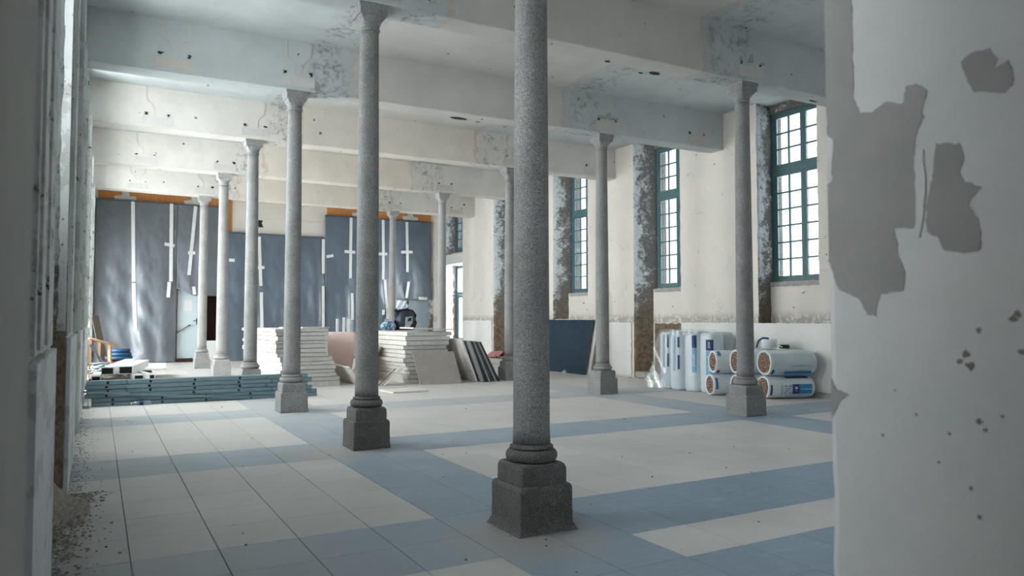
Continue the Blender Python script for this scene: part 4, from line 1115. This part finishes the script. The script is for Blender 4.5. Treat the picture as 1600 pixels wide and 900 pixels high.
def sack(name, label, loc, sx, sy, sz, mat, seed):
    m = MB(); rs = []
    for k in range(9):
        v = k / 8; s = math.sin(math.pi * min(max(v, 0.03), 0.97)) ** 0.35
        rs.append([(x * s + .02 * mnoise.noise(Vector((x * 9, z_ * 9, seed))), y * s, z_ + 0.03 * mnoise.noise(Vector((x * 7, y * 7, seed)))*v) for x, y, z_ in superring(0, 0, sz * v, sx, sy, 0.6, 28)])
    m.rings(rs); o = m.build(name, mat, label=label, cat='sack'); o.location = loc; return o
sack('filler_sack', 'blue and white printed sack lying at the back of the right stack', (6.56, 18.2, ZS), 0.19, 0.16, 0.23, SACK_B, 2)
sack('filler_sack', 'small cream and orange sack beside the blue sack', (6.34, 18.6, ZS), 0.09, 0.12, 0.27, SACK_C, 5)
# slanted grey plastic flap on the back wall
m = MB().grid(lambda u, v: (10.0 + 0.25 * v + 0.42 * u * (0.35 + 0.65 * v) - 0.1 * (1 - v), YB - 0.42 - 0.08 * math.sin(u * 9) * (1 - v * .5), 1.15 + 1.05 * v), 14, 14)
o = m.build('plastic_flap', FOIL_G, sheetE)

# ------------------------------------------------------------------ navy panel and leaning sticks on the right
panel('navy_panel', 'large navy film-faced panel leaning on its edge by the right wall', 'panel', (11.40, 18.75, 0.002), (11.38, 16.24, 0.002), (11.68, 18.75, 1.47), 0.022, NAVY, WOOD_DK)
panel('grey_panel', 'grey edged panel standing right behind the navy panel', 'panel', (11.46, 18.3, 0.002), (11.43, 16.1, 0.002), (11.76, 18.3, 1.49), 0.03, BOARD_E, BOARD_DK2)
panel('thin_lath', 'thin brown lath leaning upright beyond the right end of the navy panel', 'lath', (11.36, 15.90, 0.002), (11.39, 15.96, 0.002), (11.90, 16.02, 2.46), 0.02, WOOD_DK)
# loose stone before it
m = MB(); bmx = bmesh.new(); bmesh.ops.create_icosphere(bmx, subdivisions=2, radius=0.06)
for v in bmx.verts: v.co *= 1 + 0.35 * mnoise.noise(v.co * 22); v.co.z = max(v.co.z * 1.2, -0.045)
me = bpy.data.meshes.new('stone'); bmx.to_mesh(me); bmx.free(); me.materials.append(SCAR)
o = inst('stone', me, None, (11.05, 16.75, 0.047)); setp(o, 'small beige stone lying on the floor before the navy panel', 'stone')

# ------------------------------------------------------------------ insulation rolls
def text_mesh(s, size):
    cu = bpy.data.curves.new('lettering', 'FONT'); cu.body = s; cu.size = size; cu.align_x = 'CENTER'; cu.align_y = 'CENTER'; cu.resolution_u = 2
    o = bpy.data.objects.new('lettering', cu); COL.objects.link(o)
    me = bpy.data.meshes.new_from_object(o.evaluated_get(bpy.context.evaluated_depsgraph_get()))
    bpy.data.objects.remove(o); bpy.data.curves.remove(cu)
    return me
def lying_roll(label, face, yaw, length, hy, hz, film, prints, seed, squash=0.10):
    """axis along local +X, open wool face at x = 0"""
    t = thing('insulation_roll', label, 'insulation roll', (face[0], face[1], face[2] - hz), yaw, 'lying insulation rolls')
    n = 40
    def ring(x, s, dz=0.0):
        out = []
        for k in range(n):
            a = 2 * math.pi * k / n; c, s_ = math.cos(a), math.sin(a); mm = max(abs(c), abs(s_)); f = (1 - squash) + squash / mm
            wob = 1 + 0.03 * mnoise.noise(Vector((c * 2 + seed, s_ * 2, x * 3))) if x > 0.02 else 1 + 0.05 * mnoise.noise(Vector((c * 2 + seed, s_ * 2, 0)))
            out.append((x, hy * s * c * f * wob, hz + min(hz * s * s_ * f * wob, hz * 0.99) if s_ > 0 else hz + max(hz * s * s_ * f * wob, -hz + 0.002)))
        return out
    rs = [ring(0.05, .88), ring(0.0, .90), ring(-0.012, .935), ring(0.0, .965), ring(0.04, .99)]
    m = MB().rings(rs[:4], True, False); m.build('film_lip', FOIL_W, t)
    rs = [ring(0.0, .955), ring(0.04, .985), ring(.10, 1), ring(.25, .99), ring(length * .5, 1), ring(length * .75, 1), ring(length - .16, .99), ring(length - .08, .94), ring(length - .03, .82), ring(length - .005, .62), ring(length, .3)]
    m = MB().rings(rs, True, True); m.build('film_wrap', film, t)
    rs = [ring(0.05, .90), ring(0.01, .885), ring(-0.012, .7), ring(0.0, .5), ring(-0.015, .3), ring(-.01, .1)]
    w = MB().rings(rs, True, True); wo = w.build('wool_end', WOOL, t)
    # move the wool's origin to the face centre so that its rings are concentric
    for v in wo.data.vertices: v.co.z -= hz
    wo.location = (0, 0, hz)
    def surf(x, a, off=0.004):
        c, s_ = math.cos(a), math.sin(a); mm = max(abs(c), abs(s_)); f = (1 - squash) + squash / mm
        return (x, hy * c * f * 1.0 + off * c, hz + hz * s_ * f + off * s_)
    for (x0, x1, a0, a1, mat) in prints:
        g = MB().grid(lambda u, v: surf(x0 + (x1 - x0) * u, R(a0 + (a1 - a0) * v), 0.013), 8, 8)
        g.build('printed_label', mat, t, label=None)
    return t, surf
def wrap_text(t, surf, s, xc, a, size, mat, off=0.018):
    me = text_mesh(s, size); R0 = 0.24
    for v in me.vertices:
        p = surf(xc + v.co.x, R(a) - v.co.y / R0 if False else R(a) + (v.co.y / R0) * -1, off); v.co = p
    me.materials.clear(); me.materials.append(mat)
    o = bpy.data.objects.new('lettering', me); COL.objects.link(o); o.parent = t
    return o
# local -Y faces the camera; angle 270 is the floor side, 180 faces the camera
yawC = math.atan2(9.42 - 9.77, 12.0 - 10.88)
C_, sfC = lying_roll('insulation roll at the bottom right with navy and azure label, half behind the column', (10.92, 9.80, 0.215), yawC, 1.0, 0.22, 0.215, FOIL, [(.02, .06, 165, 215, LAB_N), (.47, .62, 163, 210, LAB_N), (.625, .88, 163, 210, LAB_B), (.24, .27, 168, 215, LAB_F), (.36, .85, 118, 132, LAB_N), (.36, .88, 216, 232, LAB_F)], 1)
wrap_text(C_, sfC, 'uro enerdieg', 0.752, 186, 0.046, WHITEP)
wrap_text(C_, sfC, 'isox', 0.55, 193, 0.032, WHITEP)
MB().grid(lambda u, v: sfC(0.52 + .05 * u, R(176 + 9 * v), .018), 4, 4).build('white_emblem', WHITEP, C_)
for i in range(4):
    for j in range(4):
        MB().grid(lambda u, v, i=i, j=j: sfC(0.31 + .036 * i + .022 * u, R(168 + 11 * j + 6 * v), .016), 1, 1).build('printed_mark', LAB_F if (i + j) % 3 else LAB_N, C_)
D_, sfD = lying_roll('insulation roll at the top right with a line of small blue lettering', (10.90, 9.75, 0.678), yawC, 1.0, 0.26, 0.24, FOIL_G, [(.02, .07, 208, 235, LAB_N), (.28, .85, 216, 232, LAB_B)], 2)
wrap_text(D_, sfD, 'www.soudbatiment.com', 0.60, 190, 0.042, LAB_B)
lying_roll('insulation roll at the bottom middle, wide round brown end left of the column', (10.70, 10.28, 0.218), yawC, 1.0, 0.195, 0.218, FOIL, [(.03, .07, 150, 200, LAB_N)], 3)
lying_roll('insulation roll at the bottom left, dark ragged brown end with thick white lip', (10.53, 10.78, 0.205), yawC, 1.0, 0.18, 0.205, FOIL, [(.03, .08, 140, 200, LAB_B)], 4)
lying_roll('insulation roll at the top middle, tall oval brown end touching the column', (10.72, 10.30, 0.68), yawC, 1.0, 0.205, 0.235, FOIL, [(.03, .08, 215, 240, LAB_N)], 5)
lying_roll('insulation roll at the top left, small dark brown end between film folds', (10.57, 10.74, 0.655), yawC, 1.0, 0.165, 0.225, FOIL, [(.03, .10, 120, 150, LAB_B), (.03, .08, 220, 245, LAB_N)], 6)

def standing_roll(label, x, y, rx, ry, h, rz, film, prints, seed):
    t = thing('insulation_roll', label, 'insulation roll', (x, y, 0.0), rz, 'standing insulation rolls')
    rs = []
    for z, s in ((0.001, .80), (.02, .93), (.06, .99), (.14, 1), (.4, 1.0), (.7, 1.01), (h - .2, 1), (h - .08, .985), (h - .03, .93), (h - .006, .78), (h, .4)):
        rs.append([(a * s * (1 + .02 * mnoise.noise(Vector((a * 6 + seed, b * 6, z * 2)))), b * s * (1 + .02 * mnoise.noise(Vector((a * 6, b * 6 + seed, z * 2)))), z + (.015 * mnoise.noise(Vector((a * 8, b * 8, seed))) if z > h - .1 else 0)) for a, b, _ in superring(0, 0, z, rx, ry, .22, 36)])
    MB().rings(rs).build('film_wrap', film, t)
    def surf(a, z, off=0.012):
        c, s = math.cos(a), math.sin(a); m = max(abs(c), abs(s)); f = .78 + .22 / m
        return ((rx * f + off) * c, (ry * f + off) * s, z)
    for (a0, a1, z0, z1_, mat) in prints:
        MB().grid(lambda u, v: surf(R(a0 + (a1 - a0) * u), z0 + (z1_ - z0) * v), 8, 4).build('printed_label', mat, t)
    return t, surf
def vtext(t, surf, s, a, zc, size, rr, mat):
    me = text_mesh(s, size)
    for v in me.vertices:
        p = surf(R(a) + v.co.y / rr, zc + v.co.x, .016); v.co = p
    me.materials.clear(); me.materials.append(mat)
    o = bpy.data.objects.new('lettering', me); COL.objects.link(o); o.parent = t
# angle 180 faces the left wall, 225 the camera
ra = 214
t_, s_ = standing_roll('upright insulation roll at the front right, wide azure label with white vertical lettering', 10.93, 11.12, .225, .20, 1.22, 0, FOIL, [(ra - 17, ra + 22, .86, 1.08, LAB_N), (ra - 17, ra + 22, .37, .85, LAB_P)], 1)
vtext(t_, s_, 'enerdieg', ra + 2, .60, .09, .22, WHITEP); vtext(t_, s_, 'isox', ra + 2, .97, .075, .22, WHITEP)
t_, s_ = standing_roll('upright insulation roll second from the front right, azure label on its right side', 10.86, 11.53, .20, .19, 1.23, 0, FOIL, [(ra - 4, ra + 22, .90, 1.16, LAB_N), (ra - 4, ra + 22, .40, .89, LAB_P)], 2)
vtext(t_, s_, 'enerdieg', ra + 8, .64, .07, .2, WHITEP)
standing_roll('upright insulation roll third from the front right, narrow navy label bars', 10.83, 11.92, .21, .19, 1.24, 0, FOIL, [(ra - 38, ra - 22, .40, 1.15, LAB_F), (ra - 4, ra + 8, .44, .74, LAB_N), (ra - 4, ra + 8, .90, 1.12, LAB_N)], 3)
standing_roll('upright insulation roll farthest left, navy and pale green label bars', 10.86, 12.30, .20, .185, 1.22, 0, FOIL, [(ra - 38, ra - 22, .45, 1.15, LAB_F), (ra - 2, ra + 9, .48, .76, LAB_N), (ra - 2, ra + 9, .88, 1.16, LAB_N)], 4)
standing_roll('pale blue upright insulation roll behind the upright front right roll', 11.42, 11.33, .22, .21, 1.22, 0, FOIL_G, [], 5)
standing_roll('upright insulation roll in the back row behind the narrow bar labels', 11.35, 11.84, .21, .2, 1.23, 0, FOIL, [], 6)
standing_roll('upright insulation roll in the back corner of the upright group', 11.36, 12.3, .2, .19, 1.21, 0, FOIL_G, [], 7)
# clear film draped over the upright rolls and down to the floor on the left
def film(u, v):
    # u along the group (towards the left wall niche), v from top to floor
    y = 11.2 + 1.35 * u
    top = 1.262 + 0.02 * mnoise.noise(Vector((u * 6, v * 3, 1)))
    if v < 0.35:
        q = v / 0.35; return (11.5 - 0.70 * q, y, top)
    q = (v - 0.35) / 0.65
    zz = top * (1 - q) ** 0.9
    if u > 0.72:
        k = (u - 0.72) / 0.28
        return (10.78 - 0.12 * q - 0.1 * k * q + 0.04 * math.sin(q * 11 + u * 20), y + 0.16 * k * (0.2 + q), max(zz, 0.004))
    return (10.8 - 0.17 - 0.02 * math.sin(u * 25), y, top - 0.16 * q * (0.4 + 0.9 * u))
m = MB().grid(film, 40, 30)
m.build('wrapping_film', FILM, label='clear wrapping film draped over the upright insulation rolls, trailing to the floor at left', cat='plastic film', fix=False)
# bits lying on the horizontal rolls
tb = thing('white_bucket', 'white bucket standing on the horizontal rolls, right of the column', 'bucket', (11.42, 10.12, 0.93))
MB().lathe([(.15, 0), (.17, .01), (.18, .15), (.175, .17), (.16, .17)], 28).build('bucket_body', WHITEP, tb)
MB().tube([(.0, -.18, .12), (.09, -.24, .03), (.22, -.2, .01), (.28, -.08, .04)], 0.012, 6).build('bucket_handle', WHITEP, tb)
MB().lathe([(.02, .0), (.09, .0), (.1, .03), (.09, .07), (.02, .07)], 20).build('tape_roll', BLACK, label='black roll of tape lying beside the white bucket on the rolls', cat='tape roll').location = (11.66, 9.92, 0.925)
MB().tube([(11.20, 10.2, 0.94), (11.22, 10.16, 1.08), (11.27, 10.10, 1.13), (11.36, 10.04, 1.115)], .018, 7).build('blue_strap', BLUE, label='blue strap lying over the white bucket', cat='strap')

# ------------------------------------------------------------------ clutter behind the studs, left
def trunk(name, label, p, yaw, pitch, L, w, h, wall=0.012, mat=WHITEP):
    t = thing(name, label, 'cable duct', p, 0, 'white ducts behind the studs'); t.rotation_euler = (pitch, 0, yaw)
    m = MB()
    m.box(-w / 2, w / 2, 0, L, 0, wall); m.box(-w / 2, w / 2, 0, L, h - wall, h); m.box(-w / 2, -w / 2 + wall, 0, L, wall, h - wall); m.box(w / 2 - wall, w / 2, 0, L, wall, h - wall)
    m.build('duct_shell', mat, t)
    MB().box(-w / 2 + wall, w / 2 - wall, 0.03, 0.05, wall, h - wall).build('shade_plug', BLACK, t)  # black plate put in as the shade inside the open end
    return t
crate = MB()
trunk('cable_duct', 'white square duct lying higher, dark open end, second from the left wall', (0.19, 16.2, 0.424), R(-9), 0, 3.3, 0.22, 0.14)
trunk('cable_duct', 'white square duct with big black open end pointing right of its neighbour', (0.50, 16.25, 0.424), R(-10), 0, 2.4, 0.24, 0.15)
trunk('cable_duct', 'short white duct standing nearest the left wall behind the studs', (0.0, 16.0, 0.327), R(-2), 0, 1.2, 0.15, 0.09)
trunk('cable_duct', 'white duct sloping down to the studs, before the black channels', (0.72, 15.9, 0.327), R(6), 0, 1.6, 0.17, 0.095)
trunk('cable_duct', 'white double strip duct at the right end of the clutter', (0.95, 15.9, 0.327), R(8), 0, 1.6, 0.11, 0.095)
# trestle table that carries the ducts
tt = thing('low_trestle', 'low timber trestle that carries the white ducts behind the studs', 'trestle', (0.6, 16.9, 0))
MB().box(-0.72, 0.46, -0.95, 1.4, 0.30, 0.325).build('trestle_top', WOOD_DK, tt)
for sx in (-0.7, 0.40):
    for sy in (-0.9, 1.3): MB().box(sx, sx + .05, sy, sy + .05, 0.001, 0.30).build('leg', WOOD_DK, tt)
m = MB()
for k in range(3): m.box(0, 0.75, 0.02 * k, 0.02 * k + 1.6, 0.001 + 0.09 * k, 0.085 + 0.09 * k)
o = m.build('black_channel_bundle', BLACK, label='bundle of black plastic channels under the white slab', cat='channel bundle'); o.location = (0.42, 19.75, 0.0)
for k in range(3): MB().box(0.05 + .28 * k, 0.06 + .28 * k, -0.004, 0.0, 0.01, 0.26).build('channel_rib', DARKM, o)
o = inst('white_slab', slab_mesh(1.15, 2.4, 0.04, 90, (BOARD, BOARD_E)), None, (0.32, 19.65, 0.272), (0, 0, R(-4))); setp(o, 'white slab lying on the black channel bundle', 'slab')
tb = thing('blue_tubes', 'bundle of dark blue tubes lying on the red crate by the left wall', 'tube bundle', (0.2, 22.6, 0.36))
for r_ in range(3):
    for c_ in range(4 - r_):
        MB().tube([(0.0 + 0.05 * r_, 0.06 + 0.13 * c_ + .06 * r_, 0.062 + 0.1 * r_), (0.66 - .03 * r_, 0.0 + 0.13 * c_ + .06 * r_, 0.062 + 0.1 * r_)], 0.058, 12).build('tube', BLUE, tb)
tr = thing('red_crate', 'red plastic crate under the blue tubes by the left wall', 'crate', (0.18, 22.55, 0.001))
m = MB(); m.box(0, .66, 0, .6, 0, .02); m.box(0, .66, 0, .02, .02, .35); m.box(0, .66, .58, .6, .02, .35); m.box(0, .02, .02, .58, .02, .35); m.box(.64, .66, .02, .58, .02, .35); m.build('crate_body', RED, tr)
MB().box(-.015, .675, -.015, .615, .31, .345).build('crate_rim', RED, tr)
# softwood frame leaning in the corner
fr = thing('timber_frame', 'raw softwood frame leaning by the left wall with a sloping top rail', 'timber frame', (-0.16, 21.6, 0.001))
for (x, y, z) in ((0.02, 0.0, 0.98), (0.22, .2, .92), (0.44, .45, .82)):
    MB().box(x - .03, x + .03, y, y + .05, 0, z).build('stud_post', WOOD, fr)
MB().tube([(-.02, -.02, 1.0), (0.6, .5, 0.80)], 0.032, 4).build('top_rail', WOOD, fr)
MB().tube([(0.50, .3, .0), (0.46, .5, .82)], 0.04, 4).build('brace', WOOD, fr)
panel('brown_plank', 'weathered brown plank leaning against the left wall above the timber frame', 'plank', (0.18, 24.9, 0.002), (0.36, 25.0, 0.002), (-0.15, 25.0, 1.6), 0.03, WOOD_DK)
panel('steel_strip', 'pale grey metal strip slanting down before the timber frame', 'strip', (0.38, 19.9, 0.002), (0.42, 20.1, 0.002), (-0.14, 19.9, 0.90), 0.02, STEEL)
# tangle of packing strips
rg = random.Random(5); tg = thing('packing_tangle', 'tangle of grey packing strips between duct and left wall', 'packing strips', (0.0, 17.4, 0.327))
for k in range(12):
    pts = [(rg.uniform(-.12, .3), rg.uniform(-.2, .5), 0.02 + rg.uniform(0, .25)) for _ in range(4)]
    MB().tube(pts, 0.014, 5).build('strip', SILVER if k % 3 else STEEL, tg)

# pink cloth by the far niche
m = MB()
def cl(u, v):
    x = 11.52 + 0.42 * u; y = 21.4 + 0.9 * v
    z = 0.20 + 0.22 * math.exp(-((u - .5) ** 2) * 7) + 0.06 * mnoise.noise(Vector((u * 5, v * 5, 3))) - 0.16 * max(0, v - 0.75) * 4 * 0.6
    return (x - 0.25 * max(0, v - 0.7), y, max(z, 0.01))
m.grid(cl, 20, 20); o = m.build('pink_cloth', CLOTH, label='dusty pink cloth crumpled on the stone step of the far niche', cat='cloth')
MB().bevbox(11.5, 12.4, 20.98, 22.55, 0.001, 0.19, 0.02).build('niche_step', SILL, wall_right)

# ------------------------------------------------------------------ rubble and litter on the floor
def rubble(name, label, n, fn, seed, mat=RUBBLE):
    rg = random.Random(seed); m = MB()
    for _ in range(n):
        x, y, s = fn(rg); h = s * rg.uniform(.3, .8); a = rg.uniform(0, 3.1)
        pts = []
        for k in range(6):
            an = a + k * math.pi / 3; r = s * rg.uniform(.6, 1.1); pts.append((x + r * math.cos(an), y + r * math.sin(an)))
        zb = 0.0005
        lo = [(p, q, zb) for p, q in pts]; hi = [(x + (p - x) * .6, y + (q - y) * .6, zb + h) for p, q in pts]
        m.add(lo + hi, [tuple(range(6, 12))] + [(k, (k + 1) % 6, 6 + (k + 1) % 6, 6 + k) for k in range(6)])
    o = m.build(name, mat, fix=False, label=label, cat='rubble', kind='stuff'); return o
def f1(rg):
    y = 5.0 + 2.4 * rg.random() ** .8; x = XL + 0.02 + abs(rg.gauss(0, .13)); return (x - 0.12 if 4.9 < y < 7 else x, y, rg.uniform(.004, .016))
rubble('wall_rubble', 'heap of crumbled lime rubble at the foot of the bare slot in the left wall', 1500, f1, 1)
def f2(rg):
    y = 1.8 + 12.4 * rg.random(); return (XL + 0.02 + abs(rg.gauss(0, .09)), y, rg.uniform(.003, .010))
rubble('wall_crumbs', 'plaster crumbs scattered along the foot of the left wall', 1200, f2, 2)
def f3(rg): return (rg.uniform(0, 11.5), rg.uniform(3.4, 15), rg.uniform(.004, .015))
rubble('floor_litter', 'small dark chips scattered over the tiled floor', 130, f3, 3, WOOD_DK)
def f4(rg): return (2.78 + rg.gauss(-.15, .28), 4.653 + rg.gauss(-.2, .22), rg.uniform(.002, .006))
def f5(rg): return (11.9 - abs(rg.gauss(0, .1)), rg.uniform(13.3, 16.9), rg.uniform(.01, .05))
rubble('niche_rubble', 'broken plaster lumps along the right wall by the second window niche', 90, f5, 6, SCAR_PALE)
# heap core so that the rubble has body
MB().grid(lambda u, v: (XL - 0.3 + 0.5 * u, 6.2 + 0.95 * v, -0.002 + 0.32 * math.exp(-((u - .2) * 2.4) ** 2 - ((v - .75) * 2.6) ** 2) + 0.02 * mnoise.noise(Vector((u * 14, v * 14, 2)))), 24, 24, False).build('rubble_heap', RUBBLE, label='low heap of grey rubble filling the bare slot in the left wall', cat='rubble', kind='stuff')
